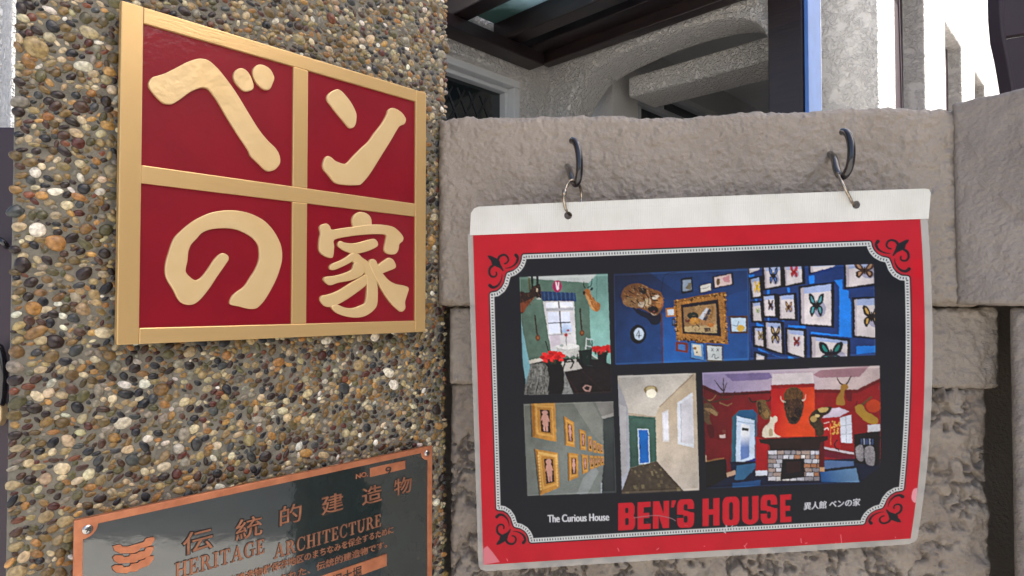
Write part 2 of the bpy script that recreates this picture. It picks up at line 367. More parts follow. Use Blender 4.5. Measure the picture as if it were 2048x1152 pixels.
# arch wall with its opening
arch = [(.06, .05)] + [tuple(p) for p in crom([(.06, 1.9), (.068, 2.08), (.080, 2.19), (.098, 2.27), (.14, 2.35), (.21, 2.412), (.285, 2.440), (.384, 2.458), (.52, 2.472), (.657, 2.474), (.80, 2.460), (.885, 2.425), (.935, 2.365), (.960, 2.26), (.975, 2.08), (.98, 1.9)], per=4)] + [(.98, .05)]
wallB = curve_mesh([[(0.003, 0), (1.03, 0), (1.03, 3.4), (0.003, 3.4)], arch], .075, .012, lambda a, b, h: lb(a, b, h - .09))
put('arch_wall', wallB, M['stucco'], house)
put('porch_lintel', boxm(PC, dB, nB, Zv, (.27, -.42, 2.352), (.86, -.215, 2.437), .012), M['stucco'], house)
put('porch_ceiling', boxm(PC, dB, nB, Zv, (.0, -2.4, 2.655), (.74, -.185, 2.75)), M['stucco_shaded'], house)
V0 = np.array([.7105, 2.90, 0.0])
def lv(k, z, h): return V0 + dA * k + nA * h + Zv * z
wv_ = curve_mesh([rect(-.40, 0, 2.4, 2.652), rect(-.212, 1.0, .585, 2.516)], .05, .004, lambda a, b, h: lv(a, b, h - .055))
put('porch_wall', wv_, M['stucco_shaded'], house)
pw = put('window', joinm([boxm(V0, dA, nA, Zv, (-.210, -.09, 2.410), (.583, -.04, 2.436), .003), boxm(V0, dA, nA, Zv, (-.210, -.09, 2.496), (.583, -.04, 2.515), .003),
                          boxm(V0, dA, nA, Zv, (-.138, -.088, 1.0), (-.118, -.042, 2.409), .003), boxm(V0, dA, nA, Zv, (.12, -.088, 1.0), (.14, -.042, 2.409), .003),
                          boxm(V0, dA, nA, Zv, (.07, -.088, 2.437), (.086, -.042, 2.495), .003)]), M['white'], house)
put('pane', boxm(V0, dA, nA, Zv, (-.211, -.08, 1.0), (.584, -.07, 2.515)), M['pane'], pw)
# the wing on the right with tall slit windows
Q0 = np.array([1.12, 2.20, 0.0])
wing = empty('stucco_wing', tuple(Q0), 'sunlit white stucco wing with tall slit windows on the right', 'house wing')
ops = [(1.008, 1.69, 3.28, .105), (2.27, 2.88, 3.28, .08), (3.42, 3.96, 3.28, .08), (4.6, 5.1, 3.28, .08)]
ww = curve_mesh([rect(.73, 0, 8, 5.2)] + [rect(a, .3, b, z) for a, b, z, d in ops], .13, .012, lambda a, b, h: Q0 + dA * a + Zv * b + nA * (h - .142))
put('wall', ww, M['stucco_wing'], wing)
for i, (a, b, z, d) in enumerate(ops):
    put('slit_window', boxm(Q0, dA, nA, Zv, (a - .03, -d - .02, .29), (b + .03, -d, z + .01)), M['plum'], wing)
rq = [PC + dB * .97 + dA * .182, PC + dB * .70 + dA * 1.118, PC + dB * .63 + dA * 1.10, PC + dB * .90 + dA * .182]
put('sun_block_wall', prism([(p[0], p[1]) for p in rq], 0, 4.6, lambda a, b, h: np.array([a, b, h])), M['stucco'], wing)  # hidden wall added to keep a sun leak out of the porch
# thin dark cable hanging in the first slit
cab = crom([Q0 + dA * 1.05 + nA * .004 + Zv * z + dA * o for z, o in ((3.4, .0), (2.9, .03), (2.5, .055), (2.33, .04), (2.24, -.01), (2.2, .03), (2.16, .10))], per=5)
tag(put('hanging_cable', tube(cab, .004, 6), M['plum']), 'thin dark cable hanging loose beside the first slit window', 'cable')
# pergola over the porch corner
perg = empty('pergola', tuple(PC + dB * .5), 'dark brown timber pergola with frosted glass roof over the porch corner', 'pergola')
put('wall_plate', boxm(PC, -dA, nA, Zv, (.10, .002, 2.450), (1.2, .085, 2.498), .004), M['brown'], perg)
put('arch_beam', boxm(PC, dB, nB, Zv, (.03, .012, 2.478), (.938, .062, 2.585), .004), M['brown'], perg)
put('arch_beam', boxm(PC, dB, nB, Zv, (-.03, .064, 2.52), (.94, .15, 2.62), .004), M['brown'], perg)
for tt in (.27, .54): put('rafter', boxm(PC - dA * tt, dB, dA, Zv, (.0, -.035, 2.50), (1.0, .035, 2.60), .004), M['brown'], perg)
for o in (.55, .97): put('purlin', boxm(PC + dB * o, -dA, dB, Zv, (.1, -.03, 2.601), (.60, .03, 2.65), .004), M['brown'], perg)
for tt in (.135, .405):
    put('roof_pane', boxm(PC - dA * tt, dB, dA, Zv, (.01, -.098, 2.575), (.515, .098, 2.581)), M['roofglass'], perg)
    put('roof_pane', boxm(PC - dA * tt, dB, dA, Zv, (.585, -.098, 2.575), (.94, .098, 2.581)), M['roofglass'], perg)
post = put('post', boxm(PC, dB, dA, Zv, (.943, -.02, 0), (1.047, .14, 2.60), .004), M['brown'], perg)
post2 = put('upper_post', boxm(PC, dB, dA, Zv, (.943, -.018, 2.601), (1.047, .138, 4.2), .004), M['brown'], perg)
tag(put('sky_reflection_strip', boxm(PC, dB, dA, Zv, (1.049, -.012, 0), (1.061, .105, 4.2), .002), M['blue']), 'narrow bright blue strip painted as sky reflection on the right side of the dark post', 'painted reflection')  # blue strip stands in for sky reflected on the post side

# plum panel at the right edge, standing behind the street wall
def xz(Y): return lambda a, b, h: np.array([a, Y - h, b])
def pxz(pts, Y): return [(float(at(x, y, Y)[0]), float(at(x, y, Y)[2])) for x, y in pts]
pan = empty('plum_screen', tuple(at(2040, 240, 1.36) * np.array([1, 1, 0])), 'dark plum sheet screen with raised edge strip at the right edge', 'screen')
put('upper_sheet', prism(pxz([(1988, -120), (1989, 40), (1992, 82), (2330, 30), (2330, -120)], 1.36), 0, .02, xz(1.36), .003), M['plum'], pan)
put('lower_sheet', prism(pxz([(1994, 84), (2003, 130), (2016, 190), (2032, 300), (2330, 300), (2330, 32)], 1.36), -.006, .014, xz(1.36), .003), M['plum'], pan)
put('edge_strip', prism(pxz([(1977, -120), (1980, 40), (1984, 84), (1994, 130), (2004, 190), (2018, 300), (2031, 300), (2014, 190), (2003, 130), (1993, 84), (1989, 40), (1987, -120)], 1.36), -.008, .028, xz(1.36), .003), M['plum'], pan)
put('post', boxm((0, 1.38, 0), (1, 0, 0), (0, 1, 0), Zv, (1.25, 0, 0), (1.33, .06, 2.2), .004), M['plum'], pan)
# left: white wall and plum gate beyond the pillar
put_ = put('garden_wall', boxm((0, 0, 0), (1, 0, 0), (0, 1, 0), Zv, (-3.2, 1.62, 0), (-1.02, 1.8, 3.6), .01), M['stucco']); tag(put_, 'strip of white stucco garden wall left of the pebble pillar', 'wall')
gate = empty('plum_gate', (-1.0, .86, 0), 'dark plum gate at the left edge beside the pebble pillar', 'gate')
put('gate_leaf', boxm((0, .85, 0), (1, 0, 0), (0, 1, 0), Zv, (-1.6, 0, .05), (-.53, .03, 1.742), .004), M['plum'], gate)
hp = [at(-6 + 12 * math.cos(a), 755 + 62 * math.sin(a), .835) for a in [2 * math.pi * k / 28 for k in range(28)]]
put('ring_handle', tube(hp, .0055, 10, True), M['black_wire'], gate)
put('handle_plate', prism(pxz([(-20, 808), (10, 804), (15, 815), (14, 838), (8, 850), (-20, 855)], .84), 0, .012, xz(.842), .002), M['goldc'], gate)
put('latch', tube(crom([at(-12, 490, .842), at(-2, 480, .83), at(8, 486, .828), at(14, 494, .835)], per=4), .004, 8), M['black_wire'], gate)

# ------------------------------------------------------------------ street wall: coping, course, rough stone, pier
def disp(x, z, seed, sc_, amp, ridged=False):
    n = Noise(seed)
    a = n.fbm(x * sc_ + 9.3, z * sc_ + 4.1, 4, .55)
    if ridged: a = 1 - np.abs(2 * a - 1) * 1.6 + .4 * n(x * sc_ * .4 + 50, z * sc_ * .4)
    return (a - .5) * 2 * amp
def slab(d, n0, O, s0, s1, z0, z1, hf, depth, rad, seed, sc_, amp, step=.0016, ridged=False, sag=None, mush=.0, crev=.0):
    """thick rough-faced band: profile runs from the underside round the face to the top; ends rounded"""
    L = []; 
    nz_ = int((z1 - z0 - 2 * rad) / step); nd = int(depth / (step * 2)); na = 8
    prof = [(-depth + depth * k / nd, 0.0) for k in range(nd)]                                   # underside, from back to front (h, zrel)
    prof = [(h - rad, z0) for h, _ in prof]
    prof += [(-rad + rad * math.sin(a), z0 + rad - rad * math.cos(a)) for a in [math.pi / 2 * k / na for k in range(na)]]
    prof += [(0.0, z0 + rad + (z1 - z0 - 2 * rad) * k / nz_) for k in range(nz_)]
    prof += [(-rad + rad * math.cos(a), z1 - rad + rad * math.sin(a)) for a in [math.pi / 2 * k / na for k in range(na + 1)]]
    prof += [(-rad - depth * k / nd, z1) for k in range(1, nd + 1)]
    ph = np.array([p[0] for p in prof]); pz = np.array([p[1] for p in prof])
    arc = np.concatenate([[0], np.cumsum(np.hypot(np.diff(ph), np.diff(pz)))])
    dh = np.gradient(ph, arc); dz = np.gradient(pz, arc); nh, nzv = dz, -dh           # outward normal in (h,z)
    ss = np.linspace(s0, s1, int((s1 - s0) / step)); 
    SS, AR = np.meshgrid(ss, arc, indexing='ij')
    D = disp(SS, AR, seed, sc_, amp, ridged) + disp(SS, AR, seed + 5, sc_ * .22, amp * .8)
    if crev:
        cn = Noise(seed + 9); f1 = cn.fbm(SS * 42 + 3, AR * 42, 4, .6); f2 = cn.fbm(SS * 16 + 70, AR * 16 + 11, 3); D = D - crev * np.clip(1 - np.abs(f1 - .5) / .07, 0, 1) * np.clip((f2 - .42) * 7, 0, 1)
    if mush: D = D + mush * (NZ(SS * 8, AR * 8) - .5)
    e = np.clip(np.minimum(SS - s0, s1 - SS) / (rad * 1.0), 0, 1); edge = rad * (np.sqrt(np.clip(1 - (1 - e) ** 2, 0, 1)) - 1)
    H = ph[None, :] + hf + (D + edge) * nh[None, :]; Zz = pz[None, :] + (D + edge * .3) * nzv[None, :]
    if sag is not None: Zz = Zz + sag(SS) * np.clip((pz[None, :] - z0) / (z1 - z0), 0, 1)
    V = np.asarray(O)[None, None, :] + SS[..., None] * d + H[..., None] * n0 + Zz[..., None] * Zv
    return grid_mesh(V)
wallt = empty('street_wall', tuple(PW + dW * .26), 'taupe painted rough masonry wall with thick coping behind the poster', 'wall')
sagf = lambda s: .0016 * np.sin(s * 19) + .0012 * np.sin(s * 43 + 1)
put('coping', slab(dW, nW, PW, -.003, .545, 1.4965, 1.6945, 0, .09, .009, 11, 165, .0024, .0011, sag=sagf), M['taupe'], wallt)
put('middle_course', slab(dW, nW, PW, .008, .566, 1.4125, 1.4945, -.011, .07, .006, 21, 165, .0026, .0014), M['taupe'], wallt)
put('rough_stone', slab(dW, nW, PW, .008, .557, 1.02, 1.4145, -.016, .06, .010, 31, 60, .0062, .0012, mush=.016, crev=.010), M['rubble'], wallt)
put('core', boxm(PW, dW, nW, Zv, (-.045, -.20, 0), (.86, -.10, 1.655)), M['taupe'], wallt)
E0 = PW + dW * .5135
pier = empty('corner_pier', tuple(E0 + dB * .15), 'taupe painted pier jutting forward at the right end of the street wall', 'pier')
put('coping', slab(dB, nB, E0, .002, .30, 1.4965, 1.6990, .001, .10, .006, 41, 80, .0018, .0016, sag=lambda s: .10 * np.clip(s, 0, .3) * np.clip((s - .0) / .05, 0, 1) * .25, mush=.003), M['taupe_shaded'], pier)
put('body', slab(dB, nB, E0, .043, .30, 1.10, 1.4950, -.010, .10, .008, 51, 140, .0020, .0016), M['taupe_shaded'], pier)
put('core', boxm(E0, dB, nB, Zv, (.055, -.20, 0), (.29, -.05, 1.66)), M['taupe_shaded'], pier)

# ------------------------------------------------------------------ pebble pillar
H0 = -.0165                                   # mortar face lies behind the sign face
S0, S1, ZB, ZT = -.3290, .0405, 1.07, 1.90
pillar = empty('pebble_pillar', tuple(PP + dA * -.15), 'gate pillar faced with small multicoloured pebbles set in mortar', 'pillar')
fp = [pil(S0, 0, H0), pil(S1, 0, H0), pil(S1 + .012, 0, H0 - .20), pil(S0 + .10, 0, H0 - .22)]
put('mortar_body', prism([(p[0], p[1]) for p in fp], 0, 2.3, lambda a, b, h: np.array([a, b, h]), .006), M['mortar'], pillar)
PAL = [((152, 138, 108), 14), ((172, 160, 136), 13), ((188, 180, 158), 6), ((205, 203, 196), 2.5), ((132, 112, 78), 14), ((106, 92, 64), 12), ((82, 62, 52), 10), ((58, 48, 46), 10),
       ((48, 50, 56), 8), ((74, 78, 80), 6), ((150, 118, 76), 5), ((168, 138, 92), 4), ((116, 76, 58), 3), ((88, 54, 48), 3), ((98, 96, 72), 7), ((140, 136, 126), 8)]
PC_ = np.array([lin(c) for c, _ in PAL]) * .80 * np.array([1.04, 1.0, .91]); PC_ = .17 * (PC_ / .17) ** 1.22; PWt = np.array([w_ for _, w_ in PAL], float); PWt /= PWt.sum()
# dart throwing: big stones first, then the gaps
def ico_dirs(sub):
    bm = bmesh.new(); bmesh.ops.create_icosphere(bm, subdivisions=sub, radius=1.0); bm.verts.ensure_lookup_table()
    v = np.array([tuple(x.co) for x in bm.verts]); f = np.array([[x.index for x in fc.verts] for fc in bm.faces]); bm.free()
    keep = v[:, 2] > -.42; idx = -np.ones(len(v), int); idx[keep] = np.arange(keep.sum())
    f = f[np.all(keep[f], axis=1)]; return v[keep], idx[f]
IV, IF = ico_dirs(3)
IV2, IF2 = ico_dirs(2)
cell = .0075; gridd = {}
stones = []
sgx0, sgz0, sgx1, sgz1 = -.271, 1.4700, 0.0, 1.7133            # sign
plx0, plz0, plx1, plz1 = -.2936, 1.208, .0099, 1.3535          # plaque
def free(s, z, a, b, th, slack):
    r = max(a, b); ci, cj = int(s / cell + 1000), int(z / cell + 1000); k = 2
    for i in range(ci - k, ci + k + 1):
        for j in range(cj - k, cj + k + 1):
            for (s2, z2, a2, b2, t2) in gridd.get((i, j), ()):
                dx, dz = s - s2, z - z2; d = math.hypot(dx, dz)
                if d > a + a2: continue
                ph = math.atan2(dz, dx)
                r1 = a * b / math.hypot(b * math.cos(ph - th), a * math.sin(ph - th)); r2 = a2 * b2 / math.hypot(b2 * math.cos(ph - t2), a2 * math.sin(ph - t2))
                if d < (r1 + r2) * slack: return False
    return True
prs = random.Random(5)
for size, tries, slack in ((.0060, 185, .92), (.0050, 690, .90), (.0041, 3700, .88), (.0036, 22000, .83), (.0029, 44000, .81), (.0023, 50000, .79), (.0017, 20000, .80)):
    for _ in range(tries):
        s = prs.uniform(S0 + .0035, S1 - .001); z = prs.uniform(ZB, ZT)
        if sgx0 + .012 < s < sgx1 - .012 and sgz0 + .012 < z < sgz1 - .012: continue
        if plx0 + .012 < s < plx1 - .012 and plz0 < z < plz1 - .012: continue
        a = size * prs.uniform(.85, 1.2); b = a * prs.uniform(.50, .92); th = prs.gauss(.12, .6)
        if not free(s, z, a, b, th, slack): continue
        gridd.setdefault((int(s / cell + 1000), int(z / cell + 1000)), []).append((s, z, a, b, th)); stones.append((s, z, a, b, th))
def stone_shape(v, seed):
    r = np.random.default_rng(seed); k = r.normal(size=(7, 3)); k /= np.linalg.norm(k, axis=1)[:, None]; w8 = r.uniform(-.34, .26, 7)
    d = 1 + sum(w8[i] * np.maximum(0, v @ k[i]) ** 2 for i in range(7)) + .03 * np.sin(v @ k[0] * 6 + 1)
    fl = np.sign(v[:, 2]) * np.abs(v[:, 2]) ** r.uniform(.75, 1.0)
    o = v.copy(); o[:, 2] = fl; return o * d[:, None]
def depth_at(s): return (PP + dA * s)[1]
order = sorted(range(len(stones)), key=lambda i: -(stones[i][2] * stones[i][3]) ** .5 / depth_at(stones[i][0]) * (1 if (not (sgx0 < stones[i][0] < sgx1 and sgz0 < stones[i][1] < sgz1) and 1.2 < stones[i][1] < 1.83) else 0))
shapes = []
for k in range(24):
    me = mesh(stone_shape(IV, 100 + k), [tuple(map(int, f)) for f in IF]); me.polygons.foreach_set('use_smooth', [True] * len(me.polygons)); me.materials.append(M['pebble']); shapes.append(me)
crng = np.random.default_rng(21)
cid = crng.choice(len(PC_), size=len(stones), p=PWt); cvar = np.clip(1 + crng.normal(0, .16, (len(stones), 1)) + crng.normal(0, .035, (len(stones), 3)), .5, 1.6)
hfac = crng.uniform(.42, .78, len(stones)); sink = crng.uniform(.0, .55, len(stones))
off = Vector(root_of(pillar)); sv = []; sf = []; scol = []; base = 0; svs = [stone_shape(IV2, 300 + k) for k in range(40)]
for rank, i in enumerate(order):
    s, z, a, b, th = stones[i]; c_ = PC_[cid[i]] * cvar[i]; hh = min(b * hfac[i], .0037)
    ax = dA * math.cos(th) + Zv * math.sin(th); ay = -dA * math.sin(th) + Zv * math.cos(th); ctr = pil(s, z, H0 - hh * sink[i])
    if rank < 300:
        o = bpy.data.objects.new('pebble', shapes[rank % 24]); col.objects.link(o); o.parent = pillar
        m4 = Matrix.Identity(4)
        for r_ in range(3):
            m4[r_][0] = ax[r_] * a; m4[r_][1] = ay[r_] * b; m4[r_][2] = nA[r_] * hh; m4[r_][3] = ctr[r_] - off[r_]
        o.matrix_local = m4; o.color = (*np.clip(c_, 0, 1), 1)
    else:
        v = svs[i % 40]; P = ctr + v[:, :1] * ax * a + v[:, 1:2] * ay * b + v[:, 2:] * nA * hh
        sv.append(P); sf.append(IF2 + base); base += len(v); scol.append(np.repeat(np.append(np.clip(c_, 0, 1), 1)[None], len(v), 0))
V = np.concatenate(sv); F = np.concatenate(sf)
me = bpy.data.meshes.new('pb'); me.vertices.add(len(V)); me.vertices.foreach_set('co', V.reshape(-1).astype(np.float32))
me.loops.add(F.size); me.loops.foreach_set('vertex_index', F.reshape(-1).astype(np.int32)); me.polygons.add(len(F)); me.polygons.foreach_set('loop_start', np.arange(len(F), dtype=np.int32) * 3)
me.polygons.foreach_set('use_smooth', np.full(len(F), True))
ca = me.color_attributes.new('Col', 'FLOAT_COLOR', 'POINT'); ca.data.foreach_set('color', np.concatenate(scol).reshape(-1).astype(np.float32)); me.update(calc_edges=True)
tag(put('pebble_bed', me, M['pebbles'], pillar), kind='stuff')
print('pebbles', len(stones), 'tris', len(F))

# ------------------------------------------------------------------ red and gold sign
sign = empty('square_sign', tuple(PP + dA * -.135), 'square red enamel sign with gold frame and four gold Japanese characters', 'sign')
put('backing_board', boxm(PP, dA, nA, Zv, (-.2695, -.0125, 1.4715), (-.0015, -.0062, 1.7118), .0008), M['gold'], sign)
SX = [-.271, -.2570, -.1425, -.1290, -.0132, 0.0]; SZ = [1.4700, 1.4815, 1.5855, 1.5985, 1.7015, 1.7133]
def sbox(s0, z0, s1, z1, h0, h1, bev): return boxm(PP, dA, nA, Zv, (s0, h0, z0), (s1, h1, z1), bev)
for a0, a1 in ((SX[1], SX[2]), (SX[3], SX[4])):
    for b0, b1 in ((SZ[1], SZ[2]), (SZ[3], SZ[4])): put('red_panel', sbox(a0 - .002, b0 - .002, a1 + .002, b1 + .002, -.0061, -.0022, 0), M['red'], sign)
put('frame_rail', sbox(SX[0], SZ[0], SX[1], SZ[5], -.0060, 0, .0007), M['gold'], sign)
put('frame_rail', sbox(SX[4], SZ[0], SX[5], SZ[5], -.0060, 0, .0007), M['gold'], sign)
put('frame_rail', sbox(SX[1], SZ[4], SX[4], SZ[5], -.0060, -.0001, .0007), M['goldh'], sign)
put('frame_rail', sbox(SX[1], SZ[0], SX[4], SZ[1], -.0060, -.0001, .0007), M['goldh'], sign)
put('cross_bar', sbox(SX[1], SZ[2], SX[4], SZ[3], -.0060, -.0002, .0006), M['goldh'], sign)
put('cross_bar', sbox(SX[2], SZ[1], SX[3], SZ[2], -.0060, -.0003, .0006), M['gold'], sign)
put('cross_bar', sbox(SX[2], SZ[3], SX[3], SZ[4], -.0060, -.0003, .0006), M['gold'], sign)
G = {}
z1 = zoom(280, 100, 320 / 1418)
G['be'] = (z1, [
 [(80,290),(110,245),(160,228),(230,205),(330,155),(420,108),(500,82),(550,78),(610,95),(680,155),(760,250),(850,375),(950,540),(1050,700),(1130,800),(1200,870),(1235,930),(1243,990),(1225,1030),(1190,1062),(1140,1072),(1100,1050),(1050,1000),(985,935),(960,880),(860,730),(760,570),(690,450),(620,355),(575,332),(520,338),(440,375),(350,440),(290,475),(230,475),(180,445),(120,380),(85,330)],
 [(830,235),(840,195),(870,168),(910,165),(950,190),(985,245),(1005,310),(1000,345),(975,360),(930,363),(890,335),(845,280)],
 [(1000,190),(1015,155),(1050,132),(1100,138),(1150,170),(1180,220),(1188,255),(1170,305),(1150,345),(1120,352),(1080,335),(1035,290),(1008,240)]])
G['n'] = (zoom(620, 160, 220 / 1102), [
 [(175,165),(200,130),(250,100),(280,95),(320,115),(370,170),(420,240),(455,310),(467,360),(460,430),(440,470),(410,480),(385,465),(340,410),(270,325),(200,235),(178,200)],
 [(770,350),(785,305),(815,282),(860,290),(915,325),(950,370),(960,400),(945,440),(900,460),(870,500),(800,620),(700,780),(600,940),(520,1035),(480,1050),(370,1050),(260,1030),(190,950),(135,880),(140,810),(170,765),(210,775),(260,815),(340,842),(380,825),(440,760),(520,680),(590,615),(650,530),(720,440)]])
G['no'] = (zoom(310, 400, 280 / 1344), [
 [(700,535),(660,513),(620,525),(570,575),(500,680),(440,750),(390,772),(340,745),(300,700),(295,660),(310,590),(320,500),(345,430),(400,370),(450,315),(530,282),(640,268),(760,275),(860,310),(940,360),(990,420),(1005,480),(1003,570),(970,660),(920,740),(860,830),(780,890),(740,930),(722,980),(740,1005),(820,1022),(900,1042),(960,1042),(1000,1020),(1060,950),(1130,830),(1180,720),(1215,600),(1220,500),(1200,410),(1140,300),(1060,210),(960,150),(840,112),(700,100),(560,118),(460,155),(360,210),(250,300),(180,380),(130,520),(105,620),(105,710),(130,780),(180,860),(220,940),(260,985),(320,1005),(380,995),(440,950),(520,850),(600,730),(690,600),(707,565)]])
G['ie'] = (zoom(620, 410, 220 / 1056), [
 [(415,195),(408,140),(430,95),(480,68),(540,80),(580,115),(592,160),(580,205),(500,225),(430,215)],
 [(95,215),(115,190),(160,180),(190,205),(210,238),(300,225),(430,208),(560,190),(680,190),(790,208),(850,250),(893,305),(890,345),(858,375),(848,430),(820,468),(770,472),(730,455),(715,420),(730,340),(730,285),(620,278),(500,285),(380,300),(235,332),(232,400),(222,490),(200,507),(150,490),(100,450),(88,400),(95,320),(105,270)],
 [(268,375),(290,347),(330,362),(400,370),(480,358),(560,335),(620,328),(650,365),(640,400),(560,440),(470,462),(400,462),(340,440),(285,405)],
 [(395,465),(430,470),(420,520),(380,555),(300,595),(230,622),(195,615),(190,590),(215,565),(290,535),(350,500)],
 [(425,560),(500,570),(520,640),(470,690),(380,725),(270,745),(200,768),(165,755),(130,715),(150,692),(240,680),(330,655),(400,620)],
 [(530,670),(550,690),(545,760),(450,840),(340,915),(240,965),(180,978),(130,955),(100,905),(120,872),(180,860),(280,820),(400,745)],
 [(400,470),(460,470),(500,505),(560,550),(620,640),(640,720),(650,830),(645,950),(610,1010),(540,1060),(460,1080),(370,1072),(280,1045),(225,1005),(210,970),(260,958),(330,985),(410,992),(490,965),(530,940),(545,870),(550,760),(540,680),(500,610),(430,560),(395,510)],
 [(640,600),(660,573),(720,530),(760,508),(800,530),(822,575),(815,605),(760,630),(690,655),(650,650)],
 [(565,550),(595,520),(630,535),(650,580),(690,650),(750,720),(820,760),(900,775),(945,800),(930,860),(910,930),(912,990),(880,1022),(840,1000),(770,930),(700,830),(640,720),(600,640)]])
GL = {'be': 'gold katakana character with two dots in the upper left panel', 'n': 'gold katakana character in the upper right panel', 'no': 'gold round hiragana character in the lower left panel', 'ie': 'gold kanji character in the lower right panel'}
def shrink(pts, d):
    pts = [np.asarray(p, float) for p in pts]; n = len(pts); area = sum(pts[i][0] * pts[(i + 1) % n][1] - pts[(i + 1) % n][0] * pts[i][1] for i in range(n)); sg = 1 if area > 0 else -1; out = []
    for i in range(n):
        t_ = pts[(i + 1) % n] - pts[i - 1]; l_ = np.linalg.norm(t_) + 1e-9; out.append(pts[i] + np.array([-t_[1], t_[0]]) / l_ * d * sg)
    return out
for key, (zf, outl) in G.items():
    c0 = pil_sz(*zf([outl[0][0]])[0])
    ch = empty('character', (0, 0, 0), None, None); ch.parent = sign; ch['label'] = GL[key]
    for j, pts in enumerate(outl):
        szp = [np.array(pil_sz(*q)) for q in zf(pts)]
        sm = shrink(crom(szp, True, 4), .0005)
        lift = -.0014 + .00022 * (j % 5)
        m = curve_mesh([sm], .0009, .0007, lambda a, b, h: pil(a, b, lift + h), 3)
        o = put('stroke', m, M['goldc'], ch, smooth=False)

# ------------------------------------------------------------------ heritage plaque
plq = empty('heritage_plaque', tuple(pil(-.14, 1.28, 0) * np.array([1, 1, 0]) + Zv * 1.208), 'copper edged dark green plaque with Japanese and English lettering and number 9', 'plaque')
HP = -.002
def pl(a, b, h): return pil(a, b, HP + h)
put('base_plate', boxm(PP, dA, nA, Zv, (plx0 + .001, HP - .008, plz0 + .001), (plx1 - .001, HP - .0009, plz1 - .001), .0006), M['copper'], plq)
def rounded_field(m_, r):
    x0, x1, y0, y1 = plx0 + m_, plx1 - m_, plz0 + m_, plz1 - m_; out = []
    for cx, cy, a0 in ((x0, y0, 90), (x1, y0, 180), (x1, y1, 270), (x0, y1, 360)):
        seq = [(cx + r * math.cos(R(a0 - k * 9)), cy + r * math.sin(R(a0 - k * 9))) for k in range(11)]
        out += seq
    return out
fld = rounded_field(.0048, .0085)
put('enamel_field', prism(fld, -.0030, -.0004, pl), M['enamel'], plq)
outer_ = [(plx0, plz0), (plx1, plz0), (plx1, plz1), (plx0, plz1)]
put('copper_border', curve_mesh([outer_, fld], .0006, .0003, lambda a, b, h: pl(a, b, h - .0002), 1), M['copper'], plq)
for cx, cy in ((plx0 + .0075, plz1 - .0075), (plx1 - .0065, plz1 - .0065), (plx0 + .0075, plz0 + .0075), (plx1 - .0075, plz0 + .0075)):
    bm = bmesh.new(); bmesh.ops.create_uvsphere(bm, u_segments=20, v_segments=10, radius=.0034)
    for v in bm.verts: 
        x, y, z = v.co; v.co = Vector(tuple(pl(cx + x, cy + y, .0006 + max(z, -.0005) * .42)))
    bmesh.ops.recalc_face_normals(bm, faces=bm.faces); me = bpy.data.meshes.new('s'); bm.to_mesh(me); bm.free()
    sc_ = put('screw', me, M['steel'], plq, True)
    cr = [(-.0004, -.0018), (.0004, -.0018), (.0004, -.0004), (.0018, -.0004), (.0018, .0004), (.0004, .0004), (.0004, .0018), (-.0004, .0018), (-.0004, .0004), (-.0018, .0004), (-.0018, -.0004), (-.0004, -.0004)]
    put('cross_slot', prism([(cx + a * .8 + b * .5, cy + b * .8 - a * .5) for a, b in cr], .0018, .00212, pl), M['inkline'], sc_)
def raised(name, m1, m2, parent=plq): 
    o = put(name, m1, M['copper_dull'] if name != 'emblem_roof' else M['copper'], parent)
    if m2 is not None: put('dark_outline', m2, M['inkline'], o)
    return o
# emblem: three stacked roofs
ze = zoom(140, 880, .2362)
for pts in ([(370,905),(430,893),(450,910),(500,910),(630,872),(650,842),(715,828),(720,850),(690,895),(640,912),(600,920),(580,945),(540,962),(430,962),(385,940)],
            [(370,1000),(385,985),(450,985),(460,1000),(505,995),(520,975),(570,970),(590,955),(640,945),(650,920),(712,908),(710,930),(680,985),(640,1000),(625,1010),(580,1020),(560,1040),(420,1048),(385,1030)],
            [(365,1080),(385,1068),(450,1068),(460,1085),(510,1080),(525,1055),(580,1050),(600,1030),(640,1020),(655,998),(712,988),(710,1015),(670,1065),(590,1095),(570,1115),(500,1120),(490,1132),(400,1125),(375,1105)]):
    q = [np.array(pil_sz(*p)) for p in ze(pts)]
    raised('emblem_roof', curve_mesh([q], .0004, .0002, lambda a, b, h: pl(a, b, h + .0003), 1), curve_mesh([shrink(q, -.0006)], .0001, 0, lambda a, b, h: pl(a, b, h - .0002)))
# title characters
for ch_, (x, y), k in (('伝', (398, 1087), 1.0), ('統', (500, 1060), 1.0), ('的', (583, 1033), .98), ('建', (667, 1011), 1.0), ('造', (746, 993), 1.0), ('物', (808, 975), .98)):
    s_, z_ = pil_sz(x, y); size = .0205 * k
    raised('character', text_mesh(ch_, size, .0004, size * .002, lambda a, b, h: pl(s_ + a, z_ + b * .86, h + .0003), 1.12),
           text_mesh(ch_, size, .0001, size * .042, lambda a, b, h: pl(s_ + a, z_ + b * .86, h - .0002), 1.12))
